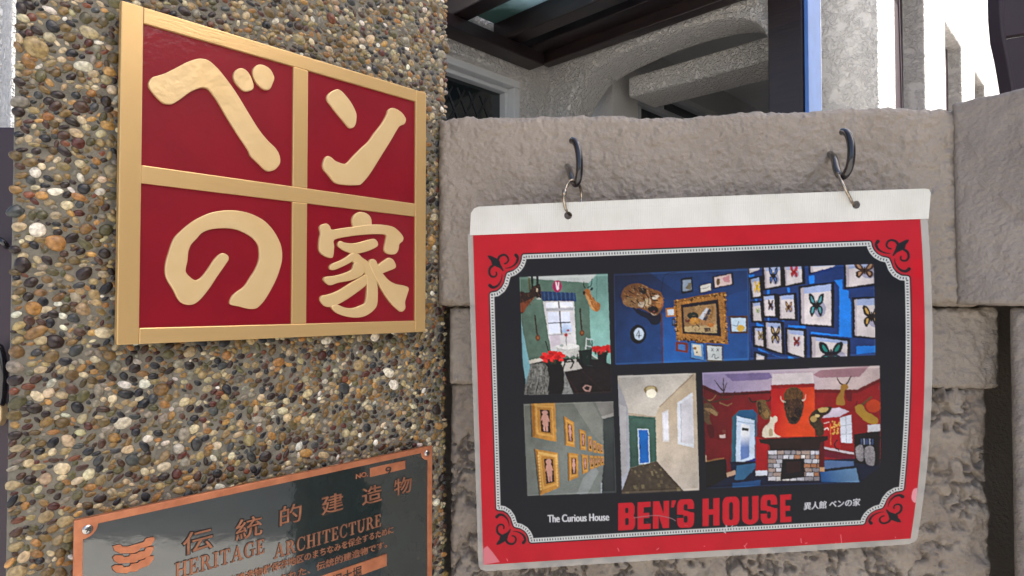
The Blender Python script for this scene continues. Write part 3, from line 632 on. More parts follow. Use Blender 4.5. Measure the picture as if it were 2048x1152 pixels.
# serif capitals built from strokes (unit height)
def arcband(cx, cy, rx, ry, a0, a1, w0, w1, n=14):
    o, i = [], []
    for k in range(n + 1):
        a = R(a0 + (a1 - a0) * k / n); wgt = w1 + (w0 - w1) * abs(math.cos(a)); o.append((cx + rx * math.cos(a), cy + ry * math.sin(a))); i.append((cx + (rx - wgt) * math.cos(a), cy + (ry - w1) * math.sin(a)))
    return o + i[::-1]
TK, TN = .17, .065
def stem(x): return [(x, 0), (x + TK, 0), (x + TK, 1), (x, 1)]
def serif(x, y, wd=.34): return [(x - (wd - TK) / 2, y), (x + TK + (wd - TK) / 2, y), (x + TK + (wd - TK) / 2, y + TN), (x - (wd - TK) / 2, y + TN)]
def LET(c):
    if c == 'H': return .92, [stem(.12), stem(.62), serif(.12, 0), serif(.12, 1 - TN), serif(.62, 0), serif(.62, 1 - TN), [(.29, .47), (.62, .47), (.62, .54), (.29, .54)]]
    if c == 'E': return .76, [stem(.12), [(.03, 0), (.66, 0), (.70, .27), (.63, .27), (.56, TN), (.03, TN)], [(.03, 1), (.03, 1 - TN), (.54, 1 - TN), (.60, .76), (.66, .76), (.64, 1)], [(.29, .47), (.46, .47), (.46, .38), (.51, .38), (.51, .64), (.46, .64), (.46, .54), (.29, .54)]]
    if c == 'I': return .46, [stem(.14), serif(.14, 0, .38), serif(.14, 1 - TN, .38)]
    if c == 'T': return .84, [stem(.33), serif(.33, 0, .40), [(.05, 1), (.03, .72), (.09, .72), (.16, 1 - TN), (.67, 1 - TN), (.74, .72), (.80, .72), (.78, 1)]]
    if c == 'A': return .96, [[(.10, 0), (.18, 0), (.48, .88), (.45, 1)], [(.40, 1), (.53, 1), (.86, 0), (.66, 0)], [(.0, 0), (.28, 0), (.28, TN), (.0, TN)], [(.58, 0), (.95, 0), (.95, TN), (.58, TN)], [(.24, .30), (.62, .30), (.60, .37), (.27, .37)]]
    if c == 'R': return .90, [stem(.12), serif(.12, 0), serif(.12, 1 - TN, .30), arcband(.36, .735, .32, .265, -90, 90, TK, TN), [(.25, .935), (.37, .935), (.37, 1), (.25, 1)], [(.25, .47), (.37, .47), (.37, .535), (.25, .535)], [(.40, .50), (.56, .50), (.86, 0), (.66, 0)], [(.64, 0), (.93, 0), (.93, TN), (.64, TN)]]
    if c == 'C': return .86, [arcband(.46, .5, .42, .52, 45, 315, TK, TN), [(.72, 1), (.72, .68), (.77, .68), (.79, 1)], [(.72, .13), (.76, .13), (.80, .3), (.75, .3)]]
    if c == 'G': return .94, [arcband(.46, .5, .42, .52, 45, 300, TK, TN), [(.72, 1), (.72, .68), (.77, .68), (.79, 1)], [(.66, .05), (.82, .10), (.82, .42), (.66, .42)], [(.56, .42), (.92, .42), (.92, .48), (.56, .48)]]
    if c == 'U': return .92, [[(.12, .35), (.29, .35), (.29, 1), (.12, 1)], serif(.12, 1 - TN), [(.70, .35), (.765, .35), (.765, 1), (.70, 1)], [(.60, 1 - TN), (.88, 1 - TN), (.88, 1), (.60, 1)], arcband(.4425, .36, .3225, .38, 180, 360, TK, .09)]
    return .5, []
def word(txt, p0, p1, height):
    s0_, zz0 = pil_sz(*p0); s1_, _ = pil_sz(*p1); tot = sum(LET(c)[0] for c in txt) + .06 * (len(txt) - 1); k = (s1_ - s0_) / tot; x = 0
    for c in txt:
        wd, polys = LET(c); ms, mo = [], []
        for j, pg in enumerate(polys):
            f = lambda a, b, h, j=j: pl(s0_ + (x + a) * k, zz0 + b * height, h + .00002 * j)
            ms.append(prism(pg, -.0003, .0005, f)); ctr_ = np.mean(np.array(pg), axis=0)
            mo.append(prism([tuple(np.array(q) + (np.array(q) - ctr_) / (np.linalg.norm(np.array(q) - ctr_) + 1e-6) * .055) for q in pg], -.0004, -.0001, f))
        raised('letter', joinm(ms), joinm(mo)); x += wd + .06
word('HERITAGE', (351, 1160), (532, 1112), .0115)
word('ARCHITECTURE', (550, 1119), (765, 1049), .0115)
def line(txt, p0, p1, name='small_lettering', size=.0074, dark=False):
    s0_, za = pil_sz(*p0); s1_, zb = pil_sz(*p1)
    m = text_mesh(txt, 1.0, .0, .012, None, align='LEFT'); xs = [v.co.x for v in m.vertices]; k = (s1_ - s0_) / (max(xs) - min(xs)); xm = min(xs)
    return text_mesh(txt, 1.0, .3, .012, lambda a, b, h: pl(s0_ + (a - xm) * k, (za + zb) / 2 + b * size - size * .35, (.0008 if dark else .0002) + h * .001), align='LEFT')
put('small_lettering', line('伝統的建造物群保存地区のまちなみを保全するために', (418, 1168), (789, 1068)), M['copper_dull'], plq)
put('small_lettering', line('指定された、伝統的建造物です。', (515, 1165), (776, 1098)), M['copper_dull'], plq)
put('small_lettering', line('NO.', (714, 955), (738, 947), size=.0062), M['copper'], plq)
def plate(name, pts):
    q = [np.array(pil_sz(*p)) for p in pts]; sa = (q[0][0] + q[3][0]) / 2; sb = (q[1][0] + q[2][0]) / 2; zt = (q[0][1] + q[1][1]) / 2; zb = (q[2][1] + q[3][1]) / 2
    return put(name, curve_mesh([rect(sa, zb, sb, zt)], .0004, .0003, lambda a, b, h: pl(a, b, h + .0001), 1), M['copper'], plq)
np_ = plate('number_plate', [(743, 937), (812, 923), (812, 939), (743, 953)])
put('number', line('9', (772, 945), (784, 938), size=.0105, dark=True), M['inkline'], np_)
nm_ = plate('name_plate', [(560, 1176), (775, 1116), (775, 1139), (560, 1203)])
put('lettering', line('旧大堀', (668, 1160), (724, 1146), size=.011, dark=True), M['inkline'], nm_)

# ------------------------------------------------------------------ hooks and rings
def hook(pts, label, r):
    p = [at(x, y, d) for x, y, d in pts]; rt = empty('cup_hook', tuple(p[0]), label, 'hook', 'hooks on the street wall')
    put('hook_wire', tube(crom(p, per=6), r, 14), M['black_wire'], rt)
    q = p[0] + nW * .0005; ring_ = []
    for k in range(4): ring_.append(q + nW * (.0012 * k - .002))
    put('collar', tube(ring_, [r * 1.9, r * 1.8, r * 1.5, r * 1.2], 14), M['taupe'], rt)
hook([(1134, 332, .648), (1138, 338, .634), (1141, 348, .622), (1145, 360, .612), (1151, 368, .604), (1156, 360, .598), (1159, 340, .595), (1158.5, 315, .595), (1155, 294, .597), (1150, 284, .601), (1144, 281, .606)], 'black cup hook above the left half of the poster', .0035)
hook([(1658, 307, .628), (1666, 313, .615), (1670, 324, .606), (1673, 338, .598), (1679, 350, .590), (1688, 352, .584), (1697, 339, .579), (1702, 318, .576), (1702.5, 293, .576), (1698, 273, .579), (1692, 265, .583), (1685, 263.5, .588)], 'black cup hook above the right half of the poster', .0036)
def ring(c, e1, e2, label, gap):
    pts = [c + e1 * math.cos(a) + e2 * math.sin(a) for a in [2 * math.pi * k / 48 for k in range(48)]]
    rt = empty('binder_ring', tuple(c), label, 'ring', 'binder rings holding the poster')
    put('wire_loop', tube(pts, .0014, 10, True), M['ring'], rt)
    q = [c + (e1 * math.cos(a) + e2 * math.sin(a)) for a in (gap - .12, gap, gap + .12)]
    put('hinge', tube(q, .0023, 8), M['ring'], rt)
ring(at(1146, 395, .609), np.array([-.0098, -.0135, .001]), np.array([.0022, .001, .0172]), 'small metal ring linking the left hook to the poster', .1)
ring(at(1692, 380, .5885), np.array([-.0075, -.0125, -.001]), np.array([-.0068, .001, .0150]), 'small metal ring linking the right hook to the poster', 1.6)

# ------------------------------------------------------------------ poster
KTL, KTR, KBR, KBL = [np.array(v) for v in ((-.0385, .61066, 1.56619), (.38299, .58037, 1.57843), (.39143, .61443, 1.26782), (-.02942, .64631, 1.22917))]
PN = -np.array([.06817344, .99194263, .10678113])
def SP(u, v, h=0.0):
    u = np.asarray(u, float)[..., None]; v = np.asarray(v, float)[..., None]; h = np.asarray(h, float)[..., None]
    p = (1 - u) * (1 - v) * KTL + u * (1 - v) * KTR + u * v * KBR + (1 - u) * v * KBL
    vv = np.clip(v, 0, 1.05); uu = np.clip(u, 0, 2)
    wob = .0006 * np.sin(u * 9 + 1) * np.sin(v * 7)
    return p + PN * (h + .0145 * 4 * vv * (1 - vv) * uu ** 2 + wob)
CU = [0.517778, 0.562421, -0.001057, -0.025263, 0.015552, 0.003273, -0.001766, 0.001003, 0.015977, 0.001082, 0.000207, 0.001285, 0.015158, 0.002166]
CV = [0.488727, 0.029992, 0.61047, -0.003603, 0.004353, 0.02196, 5.2e-05, -0.000122, 0.013529, 0.00959, 2.3e-05, 0.000646, 0.008397, 0.015151]
def uv(p):
    X = (p[0] - 1400) / 500; Y = (p[1] - 780) / 400; b = [1, X, Y, X*X, X*Y, Y*Y, X**3, X*X*Y, X*Y*Y, Y**3, X**4, X**3*Y, X*X*Y*Y, X*Y**3]
    return sum(a * c for a, c in zip(CU, b)), sum(a * c for a, c in zip(CV, b))
# --- the print is painted on a fine colour grid (no image file)
CWp, CHp, SSA = 720, 536, 3
W3, H3 = CWp * SSA, CHp * SSA
IMG = np.zeros((H3, W3, 3), np.float32)
def cpt(p): a, b = uv(p); return (a * W3, b * H3)
def cpts(ps): return [cpt(p) for p in ps]
def mask(pts):
    P = np.array(pts, float); x0, y0 = np.floor(P.min(0)).astype(int) - 1; x1, y1 = np.ceil(P.max(0)).astype(int) + 2
    x0, y0 = max(x0, 0), max(y0, 0); x1, y1 = min(x1, W3), min(y1, H3)
    if x1 <= x0 or y1 <= y0: return None
    X = np.arange(x0, x1) + .5; Y = (np.arange(y0, y1) + .5)[:, None]; m = np.zeros((y1 - y0, x1 - x0), bool); n = len(P)
    for i in range(n):
        (xa, ya), (xb, yb) = P[i], P[(i + 1) % n]
        if ya == yb: continue
        c = (ya > Y) != (yb > Y)
        m ^= c & (X[None] < (xb - xa) * (Y - ya) / (yb - ya) + xa)
    return m, x0, y0, x1, y1
CLIP = None
def fill(pts, c, alpha=1.0, c2=None, grad=None, noise=0.0, nsc=.05, raw=False):
    """fill a polygon (canvas units) with a colour, or a gradient c->c2 along grad=(p0,p1)"""
    r = mask(pts)
    if r is None: return
    m, x0, y0, x1, y1 = r
    if CLIP is not None: m = m & CLIP[y0:y1, x0:x1]
    if not m.any(): return
    colr = np.broadcast_to(lin(c).astype(np.float32), m.shape + (3,)).copy()
    X, Y = np.meshgrid(np.arange(x0, x1), np.arange(y0, y1))
    if c2 is not None:
        (ax, ay), (bx, by) = grad; dx, dy = bx - ax, by - ay
        t_ = np.clip(((X - ax) * dx + (Y - ay) * dy) / (dx * dx + dy * dy), 0, 1)[..., None]; colr = colr * (1 - t_) + lin(c2).astype(np.float32) * t_
    if noise: colr = colr * (1 + noise * (2 * NZ.fbm(X * nsc, Y * nsc, 3) - 1))[..., None]
    a = m[..., None] * alpha
    IMG[y0:y1, x0:x1] = IMG[y0:y1, x0:x1] * (1 - a) + np.clip(colr, 0, 1) * a
class Pic:
    """paints in the pixel coordinates of one enlarged view of the print"""
    def __init__(s, x0, y0, k, quad=None):
        s.z = zoom(x0, y0, k); s.k = k; s.quad = None
        global CLIP
        if quad is not None:
            s.quad = cpts(s.z(quad)); CLIP = np.zeros((H3, W3), bool); m, a, b, c, d = mask(s.quad); CLIP[b:d, a:c] = m
    def P(s, pts): return cpts(s.z(pts))
    def poly(s, pts, c, smooth=False, c2=None, grad=None, **kw):
        if smooth: pts = [tuple(p) for p in crom(pts, True, 4)]
        fill(s.P(pts), c, c2=c2, grad=s.P(grad) if grad else None, **kw)
    def ell(s, cx, cy, rx, ry, c, rot=0, **kw):
        cr, sr = math.cos(rot), math.sin(rot)
        s.poly([(cx + rx * math.cos(a) * cr - ry * math.sin(a) * sr, cy + rx * math.cos(a) * sr + ry * math.sin(a) * cr) for a in [2 * math.pi * k / 22 for k in range(22)]], c, **kw)
    def line(s, pts, w_, c, w1=None, smooth=True, **kw):
        p = np.array([np.array(q, float) for q in (crom(pts, False, 5) if smooth and len(pts) > 2 else pts)]); n = len(p); L, Rr = [], []
        for i in range(n):
            t_ = p[min(i + 1, n - 1)] - p[max(i - 1, 0)]; t_ = t_ / (np.linalg.norm(t_) + 1e-9); nn = np.array([-t_[1], t_[0]]); ww = (w_ + ((w1 if w1 is not None else w_) - w_) * i / (n - 1)) / 2
            L.append(tuple(p[i] + nn * ww)); Rr.append(tuple(p[i] - nn * ww))
        for i in range(n - 1): s.poly([L[i], L[i + 1], Rr[i + 1], Rr[i]], c, **kw)
        if w_ > 6:
            for i in range(1, n - 1): s.ell(p[i][0], p[i][1], (w_ + ((w1 if w1 is not None else w_) - w_) * i / (n - 1)) / 2.05, (w_ + ((w1 if w1 is not None else w_) - w_) * i / (n - 1)) / 2.05, c, **kw)
    def frame(s, q, w_, cf, ci, c2=None):
        q = [np.array(p, float) for p in q]; ctr = sum(q) / 4
        s.poly([tuple(p) for p in q], cf); inn = [p + (ctr - p) * w_ for p in q]; s.poly([tuple(p) for p in inn], ci); return inn
prnd = random.Random(3)
def inside(p, poly):
    c = False; n = len(poly)
    for i in range(n):
        (xa, ya), (xb, yb) = poly[i], poly[(i + 1) % n]
        if (ya > p[1]) != (yb > p[1]) and p[0] < (xb - xa) * (p[1] - ya) / (yb - ya) + xa: c = not c
    return c
def fur(pic, poly, n, ln, ang, cols_, wd=4, alpha=.75, spread=.35):
    xs = [p[0] for p in poly]; ys = [p[1] for p in poly]; k = 0
    for _ in range(n * 6):
        p = (prnd.uniform(min(xs), max(xs)), prnd.uniform(min(ys), max(ys)))
        if not inside(p, poly): continue
        a = ang + prnd.gauss(0, spread); l = ln * prnd.uniform(.5, 1.3); pic.line([p, (p[0] + l * math.cos(a), p[1] + l * math.sin(a))], wd * prnd.uniform(.6, 1.3), prnd.choice(cols_), smooth=False, alpha=alpha); k += 1
        if k >= n: break
RED = (188, 18, 36); FIELD = (14, 17, 26)
IMG[:] = lin(RED)
# black field with scalloped corners; corner outline measured in the top left and mirrored
zc = zoom(960, 480, .1215)
corner = [uv(p) for p in zc([(735, 280), (728, 345), (700, 420), (650, 490), (570, 550), (480, 580), (462, 640), (440, 730), (385, 825), (300, 890), (205, 908)])]
UL, UR, VT, VB = corner[-1][0], 1 - .0335, corner[0][1], 1 - .067
def sym(p, fx, fy): return ((UR - (p[0] - UL)) if fx else p[0], (VB - (p[1] - VT)) if fy else p[1])
ccl = corner; ring_pts = list(ccl[::-1])                                      # up the left side to the top
ring_pts += [sym(p, 1, 0) for p in ccl] + [sym(p, 1, 1) for p in ccl[::-1]] + [sym(p, 0, 1) for p in ccl]
RP = np.array([(a * W3, b * H3) for a, b in ring_pts])
def dense(P, step):
    out = []; n = len(P); acc = 0.0
    for i in range(n):
        a, b = P[i], P[(i + 1) % n]; L = np.linalg.norm(b - a); d = (step - acc) % step if acc else 0.0
        while d < L: out.append((a + (b - a) * d / L, (b - a) / L)); d += step
        acc = (L - (d - step)) if L else acc
    return out
SCp = W3 / 880.0                                                                # canvas units per photograph pixel
def stroke_ring(P, wd, c, shift=0.0):
    n = len(P)
    for i in range(n):
        a, b = P[i], P[(i + 1) % n]; t_ = (b - a) / (np.linalg.norm(b - a) + 1e-9); nn = np.array([-t_[1], t_[0]]); 
        fill([a + nn * (wd / 2 + shift), b + nn * (wd / 2 + shift), b - nn * (wd / 2 - shift), a - nn * (wd / 2 - shift)], c)
        fill([a + wd / 2 * np.array([math.cos(k * .52), math.sin(k * .52)]) for k in range(12)], c)
fill([tuple(p) for p in RP], FIELD)
stroke_ring(RP, 14.5 * SCp, FIELD); stroke_ring(RP, 8.6 * SCp, (206, 208, 204))
fill([tuple(p) for p in RP], FIELD) if False else None
for p, t_ in dense(RP, 5.6 * SCp):
    nn = np.array([-t_[1], t_[0]]); e = 1.25 * SCp; f = 2.3 * SCp
    fill([p + t_ * e + nn * f, p - t_ * e + nn * f, p - t_ * e - nn * f, p + t_ * e - nn * f], (58, 60, 66))
# faint wear on the dark field
nzx, nzy = np.meshgrid(np.arange(W3), np.arange(H3))
wear = NZ.fbm(nzx * .012, nzy * .012, 4); IMG *= (1 + .10 * (2 * wear - 1))[..., None]
# corner ornaments
orn = [([(130, 262), (180, 262), (235, 285), (285, 310), (330, 350), (345, 400), (395, 500), (380, 520), (330, 470), (260, 440), (200, 400), (185, 350), (150, 310)], None)]
curls = [([(300, 330), (330, 275), (400, 248), (455, 280), (472, 340), (440, 385), (405, 395)], 46, 26), ([(225, 420), (170, 470), (160, 550), (195, 605), (250, 608), (280, 570), (270, 530)], 46, 26),
         ([(590, 245), (625, 300), (610, 370), (560, 425), (490, 460), (420, 470)], 60, 10), ([(160, 745), (215, 785), (285, 765), (340, 700), (365, 630), (370, 560)], 60, 10),
         ([(655, 235), (662, 330), (620, 430), (540, 495), (440, 500), (370, 440)], 14, 8), ([(140, 815), (230, 830), (330, 780), (390, 690), (395, 600), (345, 520)], 14, 8)]
zo = Pic(960, 480, .1215); CLIP = None
for fx in (0, 1):
    for fy in (0, 1):
        def tr_o(pts): return [(lambda q: (q[0] * W3, q[1] * H3))(sym(uv(p), fx, fy)) for p in zc(pts)]
        zo.P = tr_o
        zo.poly(orn[0][0], FIELD, True)
        for j, (pts, wa, wb) in enumerate(curls): zo.line(pts, wa, FIELD if j < 4 else (160, 40, 52), wb)
        for q in ([(560, 330), (605, 300), (612, 312), (566, 350)], [(545, 395), (585, 350), (592, 362), (556, 408)]): zo.poly(q, RED)
PHOTOS = []
# --- photo A: green room
A = Pic(1030, 530, 210 / 896, [(42, 107), (793, 78), (828, 1095), (80, 1110)]); PHOTOS.append(A.quad)
A.poly([(0, 60), (850, 60), (850, 1130), (0, 1130)], (104, 132, 118), c2=(92, 112, 98), grad=[(300, 100), (300, 900)], noise=.15)
A.poly([(110, 105), (720, 78), (650, 155), (440, 140), (215, 125)], (196, 202, 198))
A.poly([(630, 160), (700, 80), (830, 60), (830, 900), (720, 810), (650, 760)], (128, 168, 158), c2=(150, 196, 186), grad=[(640, 300), (800, 500)])
A.poly([(700, 90), (705, 90), (700, 330), (696, 330)], (90, 130, 118))
A.poly([(42, 235), (110, 240), (160, 185), (215, 165), (225, 290), (180, 270), (110, 350), (75, 405), (40, 405)], (58, 36, 28), True)
A.poly([(42, 330), (120, 300), (175, 270), (110, 350), (75, 405), (40, 405)], (138, 76, 44)); A.ell(200, 240, 22, 45, (30, 24, 24)); A.ell(190, 215, 8, 16, (210, 195, 170)); A.ell(205, 288, 20, 8, (200, 195, 190))
for x in (150, 195): A.line([(x, 200), (x - 2, 100)], 20, (24, 22, 26))
A.line([(130, 210), (122, 110)], 16, (96, 92, 50))
A.ell(362, 182, 40, 52, (172, 30, 104)); A.ell(366, 196, 13, 18, (235, 220, 225)); A.line([(357, 185), (352, 145)], 10, (235, 220, 225)); A.line([(371, 185), (374, 147)], 10, (235, 220, 225))
A.poly([(240, 310), (505, 310), (525, 690), (310, 745)], (214, 212, 212)); A.poly([(262, 322), (492, 318), (498, 360), (268, 368)], (236, 240, 246)); A.poly([(278, 402), (380, 400), (384, 580), (292, 590)], (224, 230, 244)); A.poly([(392, 400), (470, 400), (482, 570), (396, 580)], (226, 232, 246), c2=(170, 196, 226), grad=[(430, 480), (430, 570)])
A.poly([(296, 600), (384, 596), (388, 680), (310, 700)], (205, 196, 204)); A.line([(375, 312), (398, 600)], 12, (120, 116, 112)); A.line([(285, 498), (475, 490)], 9, (90, 96, 104)); A.line([(290, 600), (480, 585)], 8, (170, 170, 175)); A.line([(268, 382), (500, 378)], 22, (180, 182, 186))
A.poly([(218, 225), (515, 240), (526, 312), (236, 306)], (42, 72, 112))
for k in range(16): A.line([(232 + k * 18, 232), (238 + k * 18, 306)], 5, (74, 108, 148) if k % 2 else (26, 48, 84), smooth=False)
A.poly([(588, 235), (610, 205), (640, 215), (655, 265), (690, 310), (725, 330), (728, 375), (695, 400), (650, 370), (618, 300), (600, 258)], (178, 116, 58), True); A.poly([(600, 240), (625, 265), (660, 350), (690, 398), (650, 370), (616, 300)], (206, 160, 104)); A.ell(655, 205, 16, 10, (60, 50, 40), -.8); A.ell(590, 240, 12, 16, (60, 44, 38))
A.line([(602, 200), (588, 175), (590, 142)], 7, (26, 24, 24)); A.line([(622, 195), (652, 172), (660, 118)], 7, (26, 24, 24))
for pts, bx, by in (([(172, 430), (192, 610)], 197, 622), ([(556, 370), (572, 570)], 573, 580)): A.line(pts, 13, (62, 38, 28)); A.ell(bx, by, 20, 27, (104, 62, 38)); A.ell(bx, by, 9, 12, (160, 100, 54))
A.poly([(60, 870), (280, 800), (560, 800), (720, 810), (850, 860), (850, 1130), (60, 1130)], (26, 24, 28))
A.poly([(130, 850), (250, 835), (300, 900), (290, 1115), (70, 1120)], (118, 118, 112), noise=.9, nsc=.12); A.poly([(385, 870), (430, 930), (505, 1105), (380, 1112)], (140, 142, 138), noise=.6, nsc=.12); A.poly([(390, 830), (520, 800), (575, 882), (410, 922)], (196, 192, 184))
A.line([(118, 832), (248, 802)], 30, (206, 200, 188), smooth=False); A.line([(650, 765), (715, 805)], 10, (205, 205, 198), smooth=False)
A.poly([(420, 910), (620, 880), (840, 900), (840, 1100), (500, 1105)], (34, 24, 28), noise=.5, nsc=.1); A.line([(430, 930), (540, 1095)], 5, (70, 36, 34)); A.line([(560, 890), (760, 1085)], 5, (66, 40, 36))
A.poly([(575, 1050), (605, 1020), (655, 1035), (640, 1085), (600, 1078)], (186, 150, 140)); A.poly([(590, 1052), (610, 1034), (640, 1042), (628, 1072), (604, 1068)], (36, 22, 26))
A.poly([(48, 400), (62, 520), (130, 870), (96, 1022), (60, 760)], (134, 182, 190)); 
A.poly([(285, 860), (400, 850), (420, 1000), (392, 1115), (283, 1115), (292, 980)], (14, 14, 18), True); A.line([(455, 800), (430, 830), (405, 915)], 14, (22, 20, 22)); A.line([(470, 800), (500, 830), (475, 885)], 14, (22, 20, 22)); A.line([(420, 830), (510, 825)], 12, (22, 20, 22))
A.poly([(352, 700), (548, 690), (552, 775), (520, 790), (500, 770), (470, 795), (440, 770), (410, 795), (372, 770)], (196, 196, 190), noise=.3, nsc=.15); A.ell(450, 695, 97, 24, (226, 226, 222)); A.line([(440, 690), (436, 600)], 5, (50, 80, 60)); A.ell(436, 598, 13, 16, (176, 24, 30)); A.ell(455, 560, 9, 10, (176, 24, 44)); A.ell(400, 688, 16, 12, (170, 180, 176))
A.poly([(540, 730), (650, 722), (655, 800), (640, 870), (560, 830)], (12, 40, 36)); A.line([(535, 760), (530, 830)], 8, (16, 16, 20)); A.line([(660, 640), (650, 780), (640, 860)], 11, (20, 20, 24)); A.line([(570, 760), (572, 870)], 9, (16, 16, 20)); A.line([(612, 620), (605, 720)], 10, (206, 208, 208)); A.line([(615, 630), (668, 640)], 9, (196, 200, 200)); A.line([(610, 690), (655, 700)], 8, (196, 200, 200)); A.line([(262, 650), (290, 750)], 9, (40, 28, 28))
A.poly([(700, 740), (790, 740), (778, 860), (715, 860)], (26, 24, 30))
for cx, cy, rx, ry in ((325, 790, 92, 46), (748, 720, 76, 34)):
    for k in range(34):
        a = prnd.uniform(0, 6.28); r_ = prnd.random() ** .5; A.ell(cx + rx * r_ * math.cos(a), cy + ry * r_ * math.sin(a), 22, 15, prnd.choice([(196, 22, 26), (214, 32, 36), (168, 14, 22), (226, 48, 48)]))
    for k in range(10): A.ell(cx + prnd.uniform(-.8, .8) * rx, cy + ry * prnd.uniform(.6, 1.25), 9, 12, (40, 60, 40), alpha=.8)
fur(A, [(130, 850), (250, 835), (300, 900), (290, 1110), (75, 1115)], 70, 60, 1.75, [(180, 180, 172), (60, 60, 60), (30, 30, 34), (150, 150, 146)], 5, .6, .12)
fur(A, [(42, 240), (160, 190), (215, 165), (225, 285), (110, 350), (42, 400)], 60, 22, .9, [(96, 58, 38), (30, 22, 22), (130, 84, 54)], 5)
fur(A, [(600, 235), (640, 215), (690, 310), (725, 335), (720, 380), (650, 370)], 40, 20, 1.0, [(206, 150, 90), (140, 88, 44), (226, 186, 136)], 4)
# --- photo B: blue wall with gilt frame
B = Pic(1220, 520, 290 / 1519, [(42, 150), (1447, 92), (1458, 1050), (60, 1100)]); PHOTOS.append(B.quad)
B.poly([(0, 50), (1500, 50), (1500, 1150), (0, 1150)], (30, 44, 76), c2=(34, 82, 142), grad=[(300, 150), (700, 1080)], noise=.15, nsc=.02)
B.poly([(545, 560), (1500, 300), (1500, 1150), (550, 1150)], (36, 78, 134), c2=(44, 112, 186), grad=[(900, 450), (700, 1080)], alpha=.8)
B.poly([(380, 110), (1500, 60), (1500, 320), (700, 330)], (36, 70, 120), alpha=.7); B.line([(545, 560), (552, 1095)], 16, (92, 56, 52), smooth=False); B.line([(700, 130), (560, 190), (545, 560)], 6, (22, 34, 62))
B.poly([(240, 500), (420, 560), (525, 560), (528, 655), (450, 682), (390, 620), (300, 570)], (18, 26, 48), True)
B.poly([(125, 340), (200, 262), (320, 248), (430, 300), (540, 345), (562, 470), (540, 522), (490, 582), (430, 560), (350, 520), (220, 492), (140, 450)], (126, 86, 50), True)
B.poly([(150, 420), (300, 380), (360, 480), (240, 500), (150, 470)], (150, 118, 80), True, alpha=.8); B.ell(480, 392, 40, 22, (214, 204, 184), -.3); B.ell(395, 445, 42, 46, (186, 166, 134), .3); B.ell(330, 470, 36, 30, (190, 178, 158)); B.ell(520, 445, 40, 60, (176, 122, 66), .2); B.ell(345, 325, 40, 36, (46, 34, 28)); B.ell(455, 520, 58, 36, (34, 22, 24), .25); B.ell(462, 540, 12, 8, (150, 80, 70)); B.line([(430, 560), (462, 578), (486, 570)], 8, (190, 180, 164))
fur(B, [(125, 340), (200, 262), (320, 248), (430, 300), (540, 345), (555, 470), (420, 490), (350, 515), (220, 488), (140, 450)], 190, 26, .5, [(150, 100, 54), (84, 56, 36), (40, 30, 26), (176, 130, 80), (190, 168, 136)], 5)
B.ell(498, 428, 10, 6, (24, 20, 18)); B.ell(548, 470, 14, 16, (150, 96, 70))
for pts in ([(440, 350), (500, 355)], [(430, 380), (480, 390)], [(440, 420), (500, 425)], [(380, 360), (410, 420), (400, 470)], [(350, 390), (370, 450), (350, 500)], [(420, 350), (440, 410)], [(300, 300), (330, 280)], [(250, 290), (300, 330)], [(200, 330), (260, 360)], [(170, 380), (240, 400)], [(280, 420), (320, 470)], [(220, 430), (270, 460)], [(470, 425), (510, 432)]): B.line(pts, 13, (30, 22, 20), 5)
B.ell(295, 780, 86, 100, (22, 22, 30)); B.ell(305, 776, 51, 64, (206, 220, 232)); B.line([(305, 735), (278, 795), (335, 790)], 7, (50, 54, 66), smooth=False); B.line([(308, 745), (306, 820)], 7, (50, 54, 66), smooth=False)
B.poly([(672, 425), (880, 385), (940, 372), (1215, 332), (1222, 600), (1240, 885), (980, 868), (930, 878), (880, 850), (695, 846), (690, 640)], (134, 92, 44), noise=.7, nsc=.16); B.poly([(700, 450), (1195, 362), (1215, 860), (715, 825)], (168, 120, 60), noise=.6, nsc=.2)
for k in range(140):
    e = prnd.random(); sd_ = prnd.randrange(4); q = [((690, 440), (1210, 350)), ((1205, 350), (1228, 870)), ((1228, 862), (705, 832)), ((705, 832), (688, 440))][sd_]
    B.ell(q[0][0] + (q[1][0] - q[0][0]) * e + prnd.uniform(-14, 14), q[0][1] + (q[1][1] - q[0][1]) * e + prnd.uniform(-14, 14), prnd.uniform(6, 14), prnd.uniform(5, 10), prnd.choice([(208, 164, 92), (84, 52, 26), (60, 38, 24), (186, 138, 70)]))
B.poly([(742, 470), (1135, 412), (1166, 800), (762, 772)], (26, 26, 40)); B.poly([(768, 500), (1110, 458), (1122, 766), (784, 754)], (138, 108, 72), c2=(172, 138, 94), grad=[(780, 500), (1050, 560)], noise=.2)
B.poly([(784, 700), (1120, 680), (1122, 766), (784, 754)], (190, 168, 126)); B.ell(870, 585, 60, 40, (44, 50, 40)); B.ell(890, 640, 52, 38, (190, 138, 62)); B.ell(1000, 640, 62, 34, (176, 132, 88), -.4); B.poly([(930, 610), (1010, 500), (1035, 510), (970, 630)], (196, 200, 206)); B.poly([(975, 625), (1045, 505), (1060, 530), (1010, 640)], (70, 72, 84)); B.poly([(1040, 600), (1075, 480), (1090, 490), (1070, 620)], (150, 112, 66)); B.ell(1055, 682, 36, 22, (196, 128, 62)); B.poly([(985, 715), (1050, 712), (1060, 752), (1000, 756)], (90, 74, 62)); B.ell(815, 635, 25, 20, (110, 60, 44)); B.line([(900, 660), (935, 705)], 10, (60, 40, 30))
fur(B, [(768, 500), (1110, 458), (1122, 766), (784, 754)], 120, 24, .3, [(176, 142, 96), (84, 66, 46), (206, 180, 130), (60, 48, 38), (150, 96, 50)], 7, .5, 1.5)
